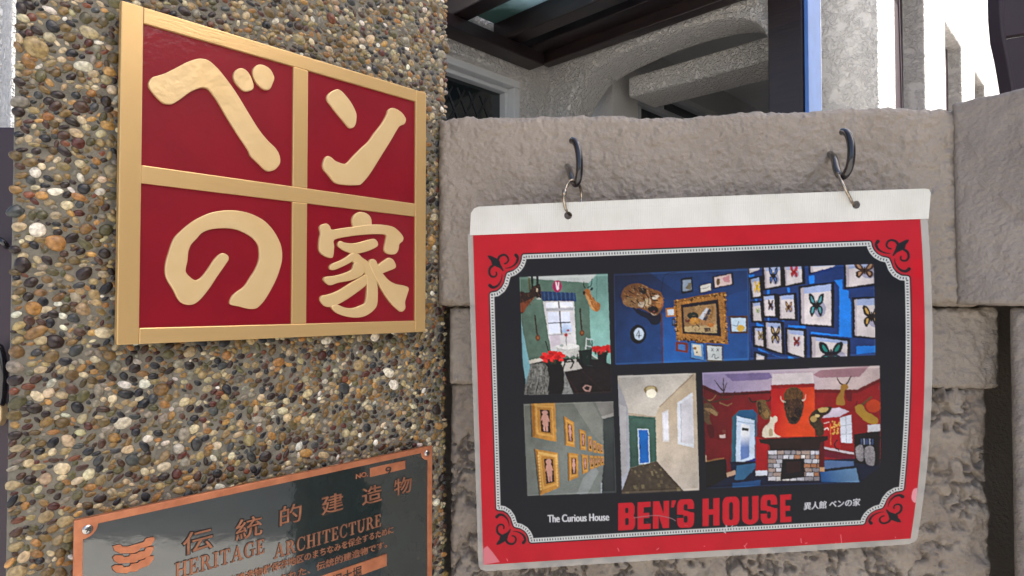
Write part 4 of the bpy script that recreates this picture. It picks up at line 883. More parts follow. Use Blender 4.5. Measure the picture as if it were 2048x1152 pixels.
for q, wf, cf, ci in (([(745, 195), (865, 178), (875, 335), (750, 355)], .28, (26, 26, 32), (150, 164, 178)), ([(935, 268), (1068, 235), (1072, 320), (942, 350)], .18, (70, 56, 36), (214, 212, 204)), ([(1073, 175), (1290, 130), (1300, 262), (1080, 305)], .2, (32, 28, 30), (216, 196, 190)), ([(583, 508), (688, 498), (690, 592), (588, 598)], .36, (176, 122, 46), (206, 214, 220)), ([(650, 615), (685, 612), (688, 690), (654, 692)], .4, (60, 48, 44), (90, 110, 140)), ([(1243, 588), (1445, 582), (1448, 770), (1258, 772)], .24, (88, 66, 44), (200, 220, 232)), ([(690, 858), (820, 868), (816, 976), (690, 952)], .45, (124, 58, 42), (80, 130, 190)), ([(843, 862), (985, 872), (992, 1060), (845, 1032)], .1, (40, 62, 100), (108, 158, 204)), ([(1002, 880), (1186, 896), (1188, 1068), (1014, 1062)], .17, (92, 78, 50), (208, 214, 212))): B.frame(q, wf, cf, ci)
B.poly([(865, 885), (950, 890), (965, 1015), (885, 1000)], (216, 210, 190)); B.ell(890, 925, 20, 16, (150, 120, 70)); B.ell(912, 968, 10, 10, (60, 50, 50)); B.poly([(790, 300), (830, 240), (852, 240), (850, 318)], (120, 112, 90)); B.ell(1135, 232, 20, 36, (120, 96, 60)); B.poly([(1180, 190), (1250, 160), (1255, 240), (1200, 230)], (196, 120, 130), alpha=.7); B.ell(1370, 715, 42, 34, (214, 178, 84)); B.line([(1280, 680), (1330, 690), (1350, 640)], 6, (90, 90, 90)); B.line([(1060, 920), (1085, 960)], 5, (60, 60, 64)); B.line([(1085, 920), (1060, 960)], 5, (60, 60, 64)); B.line([(1120, 925), (1140, 960)], 5, (60, 60, 64)); B.line([(1145, 925), (1120, 960)], 5, (60, 60, 64)); B.line([(1065, 1020), (1095, 985), (1105, 1030), (1140, 1020)], 6, (60, 60, 64)); B.line([(945, 305), (1010, 295), (1050, 270)], 5, (90, 90, 80))
# --- photo C: butterfly cases
Cc = Pic(1490, 520, 290 / 1519, [(38, 88), (1345, 45), (1367, 1000), (50, 1048)]); PHOTOS.append(Cc.quad)
Cc.poly([(0, 0), (1500, 0), (1500, 1150), (0, 1150)], (36, 66, 122), noise=.15, nsc=.03)
for q in ([(40, 160), (100, 150), (85, 200), (45, 215)], [(665, 168), (725, 160), (725, 245), (672, 252)], [(935, 215), (1018, 203), (1022, 310), (1085, 320), (1082, 400), (1106, 420), (1112, 805), (985, 792), (985, 285)], [(690, 752), (1112, 800), (1112, 812), (690, 772)], [(450, 683), (630, 692), (632, 716), (450, 704)], [(440, 290), (468, 284), (468, 340), (445, 342)], [(228, 320), (256, 314), (256, 360), (230, 362)], [(104, 402), (128, 398), (128, 432), (106, 434)], [(118, 655), (205, 690), (205, 700), (118, 690)], [(138, 920), (300, 1000), (440, 1040), (140, 945)], [(1165, 905), (1365, 900), (1365, 970), (1168, 990)], [(236, 605), (250, 605), (250, 640), (238, 640)], [(385, 632), (410, 634), (408, 650), (385, 648)], [(455, 1005), (520, 1030), (455, 1035)]): Cc.poly(q, (34, 138, 228))
def bfly(cx, cy, w_, h_, c, c2, tilt=0):
    for sx in (-1, 1):
        f = lambda pts: [(cx + sx * a * w_ + tilt * b * h_, cy + b * h_) for a, b in pts]
        Cc.poly(f([(.04, -.02), (.35, -.75), (.85, -1.0), (1.0, -.8), (.85, -.25), (.45, .05), (.05, .12)]), c, True); Cc.poly(f([(.04, .05), (.5, .05), (.85, .3), (.78, .8), (.55, 1.0), (.3, .75), (.08, .3)]), c, True)
        Cc.poly(f([(.28, -.2), (.5, -.62), (.72, -.75), (.6, -.3)]), c2, True); Cc.poly(f([(.3, .2), (.6, .3), (.58, .7), (.42, .6)]), c2, True)
    Cc.line([(cx - tilt * .4 * h_, cy - h_ * .4), (cx + tilt * .5 * h_, cy + h_ * .5)], w_ * .16, (40, 28, 28), smooth=False)
boxes = [([(45, 92), (155, 86), (150, 100), (48, 138)], None), ([(200, 85), (366, 76), (370, 266), (210, 300)], (295, 165, 48, 88, (34, 34, 52), (96, 140, 206))), ([(415, 75), (590, 68), (596, 230), (425, 266)], (512, 122, 40, 62, (176, 28, 40), (200, 44, 56))), ([(685, 68), (945, 58), (930, 70), (690, 134)], None), ([(1055, 55), (1347, 44), (1350, 246), (1060, 286)], (1250, 108, 108, 82, (84, 56, 44), (184, 148, 116))),
         ([(62, 206), (145, 184), (162, 376), (85, 391)], (127, 282, 28, 62, (224, 186, 20), (238, 206, 50))), ([(195, 386), (300, 372), (316, 586), (205, 586)], (268, 470, 28, 55, (52, 36, 40), (120, 80, 70))), ([(360, 380), (505, 364), (521, 616), (370, 611)], (455, 490, 38, 58, (112, 76, 46), (204, 176, 130))), ([(582, 296), (898, 250), (900, 690), (590, 666)], (745, 472, 80, 122, (24, 26, 34), (92, 158, 164))), ([(1145, 415), (1354, 403), (1362, 813), (1150, 791)], (1325, 590, 95, 115, (40, 30, 28), (206, 168, 92))),
         ([(78, 455), (155, 447), (170, 636), (88, 636)], (133, 530, 18, 28, (170, 186, 120), (200, 210, 150))), ([(100, 715), (180, 715), (193, 906), (108, 890)], (165, 790, 30, 55, (120, 104, 70), (190, 170, 110))), ([(220, 655), (372, 665), (386, 976), (230, 920)], (318, 782, 50, 92, (62, 46, 36), (186, 160, 112))), ([(443, 730), (612, 745), (618, 1022), (450, 966)], (540, 852, 34, 52, (124, 40, 34), (188, 78, 56))), ([(700, 804), (1070, 850), (1072, 1030), (705, 1032)], (900, 985, 128, 130, (34, 34, 52), (30, 140, 130))), ([(118, 980), (200, 1010), (202, 1050), (120, 1050)], None)]
for q, bf in boxes:
    qq = [np.array(p, float) for p in q]; ctr = sum(qq) / 4; ex = []
    for p in qq: d = p - ctr; ex.append(tuple(p + np.sign(d) * np.array([24 if d[0] < 0 else 34, 22])))
    Cc.poly(ex, (24, 23, 30)); Cc.poly(q, (218, 210, 208))
    top = [q[0], q[1], tuple(qq[1] * .83 + qq[2] * .17), tuple(qq[0] * .83 + qq[3] * .17)]; Cc.poly(top, (168, 182, 214)); Cc.poly([q[0], tuple(qq[0] * .9 + qq[1] * .1), tuple(qq[3] * .9 + qq[2] * .1), q[3]], (190, 180, 184))
    if bf: 
        save = CLIP; m_ = mask(Cc.P(q)); loc = np.zeros_like(CLIP)
        if m_: loc[m_[2]:m_[4], m_[1]:m_[3]] = m_[0]
        CLIP = CLIP & loc; cx, cy, w_, h_, c1, c2_ = bf
        Cc.ell(cx + w_ * .45, cy + h_ * .35, w_ * .8, h_ * .7, (170, 168, 186)); bfly(*bf); CLIP = save
Cc.line([(985, 300), (1100, 800)], 3, (60, 160, 236), smooth=False, alpha=.5)
# --- photo D: dolls in gilt frames
D = Pic(1040, 740, 370 / 1639, [(35, 303), (828, 280), (856, 1088), (68, 1116)]); PHOTOS.append(D.quad)
D.poly([(0, 250), (900, 250), (900, 1150), (0, 1150)], (118, 122, 112), c2=(136, 142, 136), grad=[(200, 300), (600, 1050)], noise=.12, nsc=.02)
D.poly([(470, 290), (640, 285), (720, 430), (740, 660), (640, 560)], (150, 152, 142), alpha=.6); D.poly([(560, 960), (660, 850), (700, 900), (600, 1100), (500, 1110)], (164, 170, 168), alpha=.6)
D.poly([(735, 425), (860, 395), (860, 1100), (715, 1100), (745, 800)], (74, 82, 80), c2=(58, 64, 66), grad=[(740, 500), (850, 900)]); D.poly([(668, 285), (830, 278), (832, 404), (735, 434)], (146, 144, 138)); D.poly([(720, 415), (832, 380), (832, 406), (735, 434)], (176, 174, 168)); D.line([(725, 1000), (722, 1090)], 9, (190, 194, 200))
def doll(q, simple=False):
    a = [np.array(p, float) for p in q]; f = lambda u_, v_: tuple((a[0] * (1 - u_) + a[1] * u_) * (1 - v_) + (a[3] * (1 - u_) + a[2] * u_) * v_); wd = np.linalg.norm(a[1] - a[0]); hd = np.linalg.norm(a[3] - a[0])
    D.poly([f(-.06, 0), f(0, 0), f(0, 1), f(-.06, 1)], (88, 92, 84)); D.poly(q, (196, 146, 72), noise=.25, nsc=.06); D.poly([f(0, 0), f(.12, .05), f(.12, .93), f(0, 1)], (168, 116, 48)); D.poly([f(.16, .08), f(.9, .08), f(.9, .9), f(.16, .9)], (214, 168, 92)); D.poly([f(.24, .14), f(.84, .14), f(.84, .84), f(.24, .84)], (188, 138, 66))
    D.poly([f(.36, .2), f(.76, .2), f(.76, .8), f(.36, .8)], (52, 28, 30))
    sk = (206, 160, 144); cx = .56
    hc = f(cx, .27); D.ell(hc[0], hc[1], wd * .12, hd * .062, sk)
    D.poly([f(cx - .1, .33), f(cx + .1, .33), f(cx + .12, .52), f(cx + .1, .62), f(cx - .1, .62), f(cx - .12, .52)], sk, True)
    if not simple:
        D.poly([f(cx - .1, .6), f(cx - .005, .6), f(cx - .02, .77), f(cx - .09, .77)], sk); D.poly([f(cx + .005, .6), f(cx + .1, .6), f(cx + .09, .77), f(cx + .02, .77)], sk)
        D.line([f(cx - .1, .36), f(cx - .17, .5)], wd * .05, sk); D.line([f(cx + .1, .36), f(cx + .16, .5)], wd * .05, sk)
for q in ([(708, 660), (732, 664), (738, 742), (712, 742)], [(680, 643), (706, 648), (710, 738), (684, 736)], [(645, 620), (676, 628), (680, 734), (650, 730)], [(712, 765), (742, 766), (746, 838), (716, 848)], [(690, 762), (710, 764), (712, 852), (694, 858)], [(656, 760), (686, 762), (690, 864), (662, 870)], [(600, 583), (636, 590), (641, 726), (607, 721)], [(612, 757), (652, 760), (656, 876), (620, 887)]): doll(q, True)
for q in ([(525, 522), (583, 545), (589, 712), (535, 706)], [(545, 748), (600, 755), (604, 905), (555, 923)], [(390, 408), (480, 466), (489, 686), (405, 670)], [(426, 733), (515, 744), (521, 950), (432, 986)], [(100, 285), (312, 290), (326, 640), (114, 596)], [(134, 700), (336, 735), (353, 1040), (180, 1114)]): doll(q)
for k in range(12):
    D.ell(170 + 14 * k, 735 + 2.6 * k, 8, 12, (224, 186, 116)); D.ell(325 + .8 * k, 760 + 24 * k, 8, 11, (224, 186, 116)); D.ell(165 + 2 * k, 760 + 27 * k, 8, 12, (226, 190, 120))
# --- photo E: corridor with a blue door
E_ = Pic(1040, 740, 370 / 1639, [(868, 53), (1558, 30), (1588, 1064), (905, 1098)]); PHOTOS.append(E_.quad)
E_.poly([(820, 0), (1640, 0), (1640, 1150), (820, 1150)], (188, 174, 152)); E_.poly([(860, 0), (1560, 0), (1230, 335), (1225, 412), (960, 378), (930, 300)], (184, 180, 172), c2=(206, 200, 188), grad=[(1000, 80), (1150, 300)], noise=.08, nsc=.15)
E_.poly([(958, 372), (1228, 408), (1226, 340), (940, 300)], (202, 196, 184)); E_.poly([(850, 40), (945, 300), (966, 402), (978, 925), (900, 1105), (850, 1105)], (168, 168, 170), c2=(190, 194, 204), grad=[(900, 300), (930, 1000)]); E_.poly([(880, 300), (940, 330), (945, 900), (900, 960)], (188, 186, 186))
E_.poly([(963, 402), (1202, 420), (1212, 805), (976, 866)], (78, 110, 98), c2=(66, 98, 88), grad=[(1000, 420), (1100, 820)], noise=.12); E_.line([(985, 450), (1010, 425), (1180, 430)], 4, (44, 66, 60)); 
for k in range(5): E_.line([(985 + k * 14, 705), (987 + k * 14, 780)], 3, (58, 84, 78), smooth=False)
E_.poly([(1042, 520), (1142, 523), (1152, 826), (1054, 838)], (214, 226, 232)); E_.poly([(1050, 529), (1134, 531), (1144, 818), (1062, 829)], (16, 112, 186), noise=.1); E_.line([(1064, 660), (1066, 700)], 7, (20, 40, 60)); E_.line([(1136, 555), (1137, 585)], 6, (20, 40, 60))
E_.poly([(1228, 335), (1560, 30), (1640, 20), (1640, 1100), (1450, 1075), (1212, 805), (1202, 420)], (198, 182, 158), c2=(206, 196, 182), grad=[(1300, 300), (1400, 1000)], noise=.05); E_.line([(1235, 328), (1540, 38)], 6, (150, 130, 108), smooth=False)
E_.poly([(976, 868), (1210, 806), (1460, 1080), (890, 1110)], (84, 74, 62), noise=.35, nsc=.07)
for k in range(26):
    v_ = prnd.random(); u_ = prnd.random(); y = 830 + 260 * v_; xl = 976 - 70 * v_; xr = 1205 + 245 * v_; x = xl + (xr - xl) * u_; s_ = 10 + 22 * v_; E_.poly([(x, y), (x + s_, y - 2), (x + s_ + 8, y + s_ * 1.2), (x + 7, y + s_ * 1.25)], prnd.choice([(128, 116, 88), (112, 100, 76), (104, 92, 72)]))
E_.poly([(1258, 378), (1314, 348), (1323, 640), (1266, 632)], (214, 212, 212)); E_.poly([(1268, 388), (1312, 366), (1319, 622), (1274, 618)], (228, 228, 232)); E_.poly([(1392, 292), (1530, 198), (1541, 690), (1399, 657)], (222, 226, 230)); E_.poly([(1424, 300), (1528, 230), (1536, 655), (1430, 640)], (214, 212, 216)); E_.line([(1424, 300), (1430, 642)], 5, (170, 174, 182), smooth=False)
E_.ell(1160, 178, 62, 40, (146, 128, 92)); E_.ell(1160, 168, 40, 24, (196, 182, 140)); E_.ell(1164, 208, 46, 40, (248, 242, 220))
# --- photo F: red room with trophies and stone fireplace
F_ = Pic(1400, 730, 370 / 1705, [(24, 74), (1656, 10), (1662, 930), (1470, 1086), (60, 1140)]); PHOTOS.append(F_.quad)
F_.poly([(0, 0), (1705, 0), (1705, 1152), (0, 1152)], (150, 26, 34), c2=(112, 24, 32), grad=[(900, 400), (150, 500)], noise=.1, nsc=.02)
F_.poly([(0, 40), (1700, 0), (1700, 100), (1450, 228), (1055, 225), (1050, 170), (665, 185), (655, 236), (190, 258), (0, 170)], (164, 152, 184), c2=(206, 188, 184), grad=[(200, 150), (1300, 150)]); F_.poly([(230, 85), (640, 70), (665, 120), (620, 135), (300, 150)], (132, 118, 158)); F_.poly([(1110, 50), (1560, 15), (1470, 110), (1100, 120), (1045, 90)], (168, 130, 138)); F_.poly([(668, 82), (1040, 70), (1052, 170), (664, 184)], (216, 206, 206))
F_.poly([(30, 190), (190, 262), (655, 240), (655, 262), (190, 290), (30, 220)], (84, 18, 26)); F_.poly([(1058, 228), (1450, 230), (1700, 105), (1700, 140), (1450, 262), (1058, 258)], (120, 24, 30))
F_.poly([(655, 186), (1058, 172), (1062, 662), (660, 668)], (182, 30, 32), c2=(212, 78, 30), grad=[(720, 300), (1000, 420)]); F_.poly([(655, 186), (1058, 172), (1058, 205), (656, 220)], (150, 20, 28)); F_.ell(1600, 380, 70, 60, (206, 84, 30), alpha=.7)
F_.poly([(300, 480), (360, 420), (490, 412), (530, 450), (520, 890), (330, 935), (288, 985)], (56, 104, 122)); F_.poly([(355, 425), (490, 412), (530, 450), (510, 500), (345, 470)], (40, 92, 128)); F_.poly([(340, 470), (505, 512), (505, 860), (330, 940)], (198, 212, 228)); F_.poly([(380, 540), (460, 560), (455, 850), (375, 880)], (224, 226, 228), c2=(110, 136, 186), grad=[(420, 640), (420, 760)]); F_.line([(345, 520), (505, 548)], 7, (150, 170, 190), smooth=False); F_.line([(390, 590), (450, 600)], 26, (60, 64, 66)); F_.poly([(365, 905), (515, 860), (515, 900), (370, 930)], (20, 60, 130))
F_.poly([(1130, 490), (1180, 410), (1280, 392), (1380, 430), (1300, 470), (1290, 480)], (206, 194, 206)); F_.poly([(1145, 492), (1295, 478), (1300, 770), (1150, 770)], (172, 28, 36)); F_.poly([(1292, 488), (1396, 460), (1406, 722), (1302, 716)], (214, 218, 226))
for k in (1, 2): F_.line([(1296, 490 + k * 76), (1402, 462 + k * 86)], 5, (150, 160, 170), smooth=False)
F_.line([(1345, 475), (1352, 718)], 5, (150, 160, 170), smooth=False); F_.poly([(1150, 770), (1420, 800), (1420, 880), (1150, 850)], (110, 20, 48)); F_.poly([(1150, 755), (1420, 810), (1420, 828), (1150, 776)], (206, 196, 200)); F_.line([(1205, 540), (1208, 740)], 9, (220, 120, 60)); F_.line([(1270, 690), (1240, 740), (1285, 790)], 12, (30, 26, 40))
for k in range(26): F_.ell(1252 + prnd.uniform(-38, 38), 580 + prnd.uniform(-60, 60), 7, 9, (216, 176, 90))
F_.line([(1145, 540), (1195, 530)], 8, (226, 214, 206)); F_.line([(1145, 600), (1180, 580), (1185, 605)], 8, (226, 214, 206))
F_.poly([(30, 900), (1662, 860), (1662, 1152), (30, 1152)], (20, 34, 62)); F_.poly([(0, 660), (250, 700), (290, 985), (250, 1010), (245, 880), (40, 900)], (120, 22, 32)); F_.poly([(515, 660), (625, 700), (625, 980), (515, 985)], (168, 26, 36)); F_.poly([(1100, 700), (1148, 700), (1150, 985), (1100, 985)], (96, 20, 28))
F_.poly([(340, 930), (515, 905), (510, 960), (400, 1060), (320, 1060)], (64, 122, 160), alpha=.8); F_.poly([(1150, 880), (1420, 890), (1420, 930), (1150, 960)], (92, 120, 160)); F_.poly([(1110, 990), (1440, 950), (1470, 1080), (1120, 1080)], (44, 96, 150), c2=(120, 160, 196), grad=[(1150, 1060), (1400, 980)], alpha=.9); F_.poly([(300, 1090), (560, 1060), (560, 1110), (300, 1140)], (50, 110, 170), alpha=.6); F_.line([(1150, 968), (1420, 948)], 10, (16, 18, 28), smooth=False); F_.poly([(245, 995), (325, 970), (328, 1010), (248, 1036)], (196, 166, 140)); F_.poly([(515, 978), (622, 972), (622, 1018), (515, 1022)], (214, 218, 226)); F_.poly([(1100, 945), (1150, 945), (1150, 985), (1100, 985)], (200, 160, 120))
F_.poly([(30, 895), (240, 865), (250, 1040), (60, 1145), (30, 1145)], (26, 22, 26)); F_.line([(50, 890), (225, 858)], 14, (150, 110, 70)); F_.line([(52, 830), (56, 890)], 12, (214, 190, 160))
F_.poly([(625, 785), (1100, 768), (1106, 1052), (625, 1072)], (58, 54, 60)); yy = 790
for row in range(7):
    hh_ = 40; xx = 628
    while xx < 1095:
        ww_ = prnd.uniform(38, 88)
        if xx + ww_ > 1100: ww_ = 1102 - xx
        F_.poly([(xx + 3, yy + 3), (xx + ww_ - 3, yy + prnd.uniform(1, 5)), (xx + ww_ - 4, yy + hh_ - 4), (xx + 4, yy + hh_ - prnd.uniform(2, 6))], prnd.choice([(206, 204, 208), (186, 186, 192), (168, 150, 140), (214, 210, 206), (176, 128, 98), (150, 146, 150)]), noise=.2, nsc=.1); xx += ww_
    yy += hh_
F_.poly([(760, 872), (962, 864), (968, 1035), (742, 1062)], (24, 22, 28)); F_.poly([(800, 895), (930, 890), (930, 985), (800, 1000)], (52, 30, 30)); 
F_.poly([(545, 688), (1180, 655), (1184, 690), (1112, 718), (1106, 776), (650, 792), (640, 735), (560, 722)], (46, 30, 28), noise=.3)
F_.poly([(1420, 640), (1660, 605), (1660, 930), (1428, 905)], (28, 22, 28)); 
for q in ([(1440, 760), (1500, 745), (1502, 885), (1445, 860)], [(1522, 765), (1600, 760), (1605, 920), (1530, 900)]): F_.poly(q, (150, 146, 148), True, noise=.5, nsc=.2)
for k in range(5): F_.line([(1490 + 25 * k, 680), (1490 + 25 * k, 735)], 13, (70, 90, 130) if k % 2 == 0 else (150, 160, 180), smooth=False)
F_.poly([(1548, 555), (1660, 545), (1660, 610), (1545, 618)], (206, 206, 208)); F_.poly([(180, 645), (235, 640), (235, 672), (182, 676)], (206, 186, 178)); F_.poly([(208, 600), (240, 600), (240, 630), (208, 632)], (120, 60, 50))
tan = (120, 96, 62); dk = (74, 56, 40)
F_.line([(120, 345), (190, 320), (215, 250), (216, 120)], 16, dk, 7); F_.line([(210, 240), (130, 135)], 12, dk, 6); F_.line([(215, 260), (250, 160)], 12, dk, 6); F_.line([(190, 320), (280, 310), (322, 240)], 14, dk, 6); F_.line([(180, 345), (250, 375), (300, 350)], 13, (140, 112, 76), 6); F_.line([(60, 330), (110, 320), (150, 275)], 12, (150, 120, 82), 6); F_.line([(35, 300), (60, 330), (110, 345)], 14, dk)
F_.poly([(25, 370), (90, 350), (130, 395), (170, 445), (150, 472), (100, 450), (90, 500), (110, 560), (60, 540), (25, 480)], (104, 80, 56), True); F_.poly([(40, 400), (100, 400), (160, 445), (145, 468), (80, 430)], (160, 132, 94), True); F_.poly([(60, 560), (120, 560), (130, 660), (90, 670)], (90, 18, 26), True)
F_.line([(455, 300), (480, 340), (540, 335)], 16, (50, 38, 34), 12); F_.line([(655, 290), (640, 330), (595, 330)], 14, (50, 38, 34), 12); F_.poly([(525, 335), (600, 325), (625, 390), (655, 430), (648, 490), (598, 506), (560, 470), (540, 445), (530, 400)], (112, 88, 52), True); F_.poly([(530, 350), (560, 345), (570, 440), (545, 455)], (64, 46, 34), True); F_.ell(615, 450, 25, 40, (150, 120, 74))
F_.ell(865, 340, 84, 130, (62, 44, 32)); F_.ell(865, 285, 92, 80, (100, 72, 40), noise=.5, nsc=.15); F_.poly([(785, 330), (945, 325), (948, 440), (915, 520), (875, 548), (820, 530), (788, 430)], (70, 48, 36), True, noise=.4, nsc=.12); F_.ell(905, 440, 34, 45, (36, 24, 24)); F_.line([(790, 345), (756, 330), (744, 285)], 17, (206, 192, 172), 4); F_.line([(945, 330), (972, 316), (978, 270)], 16, (206, 192, 172), 4)
fur(F_, [(790, 230), (865, 205), (940, 230), (955, 330), (945, 450), (880, 545), (820, 525), (785, 420), (780, 320)], 200, 20, 1.57, [(112, 80, 46), (84, 58, 38), (44, 30, 26), (60, 42, 32), (130, 96, 56)], 5)
F_.ell(820, 400, 8, 7, (20, 16, 16)); F_.ell(905, 398, 8, 7, (20, 16, 16)); F_.ell(872, 500, 30, 24, (28, 20, 20))
fur(F_, [(25, 370), (90, 350), (165, 445), (150, 470), (90, 500), (30, 480)], 50, 18, .6, [(150, 120, 84), (84, 64, 46), (60, 46, 36)], 4)
fur(F_, [(530, 335), (600, 328), (650, 430), (645, 485), (598, 500), (545, 445)], 50, 18, 1.2, [(150, 120, 76), (84, 62, 40), (60, 44, 32)], 4)
F_.line([(1330, 190), (1290, 165), (1262, 115)], 18, (86, 62, 40), 8); F_.line([(1350, 180), (1370, 150), (1392, 104)], 18, (86, 62, 40), 8); F_.poly([(1300, 190), (1355, 180), (1366, 215), (1335, 240), (1330, 300), (1340, 362), (1300, 374), (1256, 358), (1268, 290), (1296, 250)], (164, 124, 56), True); F_.poly([(1345, 250), (1395, 240), (1400, 330), (1360, 330)], (110, 20, 28), True)
F_.line([(1490, 375), (1540, 330), (1585, 290)], 26, (110, 78, 46), 12); F_.line([(1440, 370), (1450, 330)], 7, (60, 40, 34)); F_.poly([(1432, 385), (1495, 366), (1530, 425), (1590, 460), (1640, 500), (1625, 548), (1540, 530), (1480, 480), (1440, 432)], (176, 140, 56), True)
F_.poly([(582, 664), (592, 580), (640, 535), (652, 475), (668, 488), (690, 470), (712, 478), (716, 520), (690, 548), (690, 630), (750, 662), (700, 668)], (216, 208, 188), True); F_.poly([(640, 590), (670, 600), (672, 650), (640, 655)], (176, 160, 130), True)
F_.poly([(1010, 480), (1060, 420), (1130, 398), (1216, 386), (1196, 440), (1130, 480), (1120, 520), (1142, 560), (1140, 645), (1080, 655), (1062, 600), (1020, 550)], (72, 56, 38), True, noise=.5, nsc=.1); F_.poly([(1090, 405), (1180, 395), (1170, 430), (1120, 440)], (196, 172, 110), True); F_.ell(1050, 500, 30, 30, (176, 150, 96)); F_.ell(1085, 470, 24, 14, (206, 186, 130))
CLIP = None
# --- lettering
def block_letters(zp):
    """heavy condensed capitals on a skewed baseline, drawn in an enlarged view"""
    L = {}
    def rr(x0, y0, x1, y1, r, n=5):
        out = []
        for cx, cy, a0 in ((x1 - r, y1 - r, 0), (x0 + r, y1 - r, 90), (x0 + r, y0 + r, 180), (x1 - r, y0 + r, 270)): out += [(cx + r * math.cos(R(a0 + 90 * k / n)), cy + r * math.sin(R(a0 + 90 * k / n))) for k in range(n + 1)]
        return out
    T = (RED[0] + 4, RED[1] + 2, RED[2])
    def put_(ch, x, wd):
        def m(p): px = x + p[0] * wd; b = 239 - (px - 413) * .0500; t_ = 96 - (px - 413) * .0512; return (px, b + (t_ - b) * p[1])
        def F(pts, c): zp.poly([m(p) for p in pts], c)
        s = .36
        if ch == 'E': F([(0, 0), (1, 0), (1, .19), (.46, .19), (.46, .41), (.9, .41), (.9, .59), (.46, .59), (.46, .81), (1, .81), (1, 1), (0, 1)], T)
        if ch == 'H': F([(0, 0), (s, 0), (s, .41), (1 - s, .41), (1 - s, 0), (1, 0), (1, 1), (1 - s, 1), (1 - s, .6), (s, .6), (s, 1), (0, 1)], T)
        if ch == 'N': F([(0, 0), (.34, 0), (.34, .5), (.62, 0), (1, 0), (1, 1), (.66, 1), (.66, .52), (.38, 1), (0, 1)], T)
        if ch == 'O': F(rr(0, -.02, 1, 1.02, .26), T); F(rr(.38, .17, .62, .83, .1), FIELD)
        if ch == 'U': F([(0, 1), (0, .2)] + [(.5 - .5 * math.cos(R(a)), .22 - .24 * math.sin(R(a))) for a in range(0, 181, 15)] + [(1, .2), (1, 1), (.62, 1), (.62, .2), (.58, .155), (.5, .145), (.42, .155), (.38, .2), (.38, 1)], T)
        if ch == 'B': F(rr(.2, .46, .97, 1.0, .22), T); F(rr(.2, 0, 1.0, .56, .22), T); F([(0, 0), (.6, 0), (.6, 1), (0, 1)], T); F(rr(.40, .62, .60, .82, .06), FIELD); F(rr(.40, .18, .62, .44, .06), FIELD)
        if ch == 'S':
            F(rr(0, -.02, 1, 1.02, .24), T); F(rr(.38, .58, .62, .84, .08), FIELD); F(rr(.38, .16, .62, .42, .08), FIELD); F([(.60, .56), (1.1, .50), (1.1, .66), (.60, .66)], FIELD); F([(-.1, .34), (.38, .34), (.38, .46), (-.1, .48)], FIELD)
            F([(.02, .56), (.4, .44), (.98, .38), (.98, .50), (.6, .58), (.04, .70)], T)
        if ch == "'": F([(0, .74), (.5, .74), (1, 1), (.1, 1)], T)
    for ch, x, wd in (('B', 413, 88), ('E', 514, 68), ('N', 595, 84), ("'", 690, 26), ('S', 722, 88), ('H', 855, 88), ('O', 960, 88), ('U', 1062, 86), ('S', 1160, 86), ('E', 1262, 58)): put_(ch, x, wd)
BL = Pic(1080, 970, 780 / 2048); block_letters(BL)
def print_text(txt, p0, p1, height, c, off=.0, sx=1.0):
    m = text_mesh(txt, 1.0, 0, off, None, align='LEFT'); vs_ = np.array([tuple(v.co) for v in m.vertices]); xa, xb = vs_[:, 0].min(), vs_[:, 0].max(); (ax, ay), (bx, by) = cpt(p0), cpt(p1); k = (bx - ax) / (xb - xa)
    q = [(ax + (x - xa) * k, ay + (by - ay) * (x - xa) / (xb - xa) - y * height) for x, y, _ in vs_]
    for p in m.polygons: fill([q[i] for i in p.vertices], c)
    bpy.data.meshes.remove(m)
for dx in (-.5, 0, .5): print_text('The Curious House', (1096.5 + dx, 1045), (1218.5 + dx, 1041), 22 * SCp, (216, 216, 218))
for dx in (-.35, .35): print_text('異人館 ベンの家', (1608 + dx, 1019), (1720 + dx, 1010), 17.5 * SCp, (210, 212, 216))
# --- repairs and scuffs
Z0 = Pic(0, 0, 1.0)
Z0.poly([(1826, 519), (1848, 518), (1849, 540), (1845, 556), (1830, 556), (1827, 545)], (196, 6, 30)); Z0.poly([(1826, 980), (1834, 976), (1840, 984), (1838, 1000), (1829, 1005), (1823, 996)], (226, 150, 158), True)
Z0.poly([(967, 1098), (975, 1092), (986, 1105), (1000, 1124), (966, 1130)], (214, 120, 128)); Z0.line([(1268, 1036), (1310, 1031), (1340, 1036), (1352, 1042)], 1.3, (150, 110, 115)); Z0.line([(1440, 1058), (1452, 1066)], 2, (180, 180, 184))
for k in range(26): x, y = prnd.uniform(1000, 1800), prnd.uniform(520, 1080); a = prnd.uniform(0, 3.1); l_ = prnd.uniform(3, 14); Z0.line([(x, y), (x + l_ * math.cos(a), y + l_ * math.sin(a))], .7, (120, 122, 130), smooth=False, alpha=.5)
for k in range(14): x, y = 1440 + prnd.uniform(0, 50), 1056 + prnd.uniform(-4, 6); Z0.line([(x, y), (x + prnd.uniform(-5, 5), y + prnd.uniform(-3, 3))], 1.2, (196, 196, 198), smooth=False)
for k in range(22): x = prnd.uniform(1000, 1800); Z0.line([(x, 1118 - (x - 1000) * .052 + prnd.uniform(-14, 6)), (x + prnd.uniform(-6, 6), 1118 - (x - 1000) * .052 + prnd.uniform(-14, 6))], 1.1, prnd.choice([(232, 120, 130), (170, 20, 36)]), smooth=False)
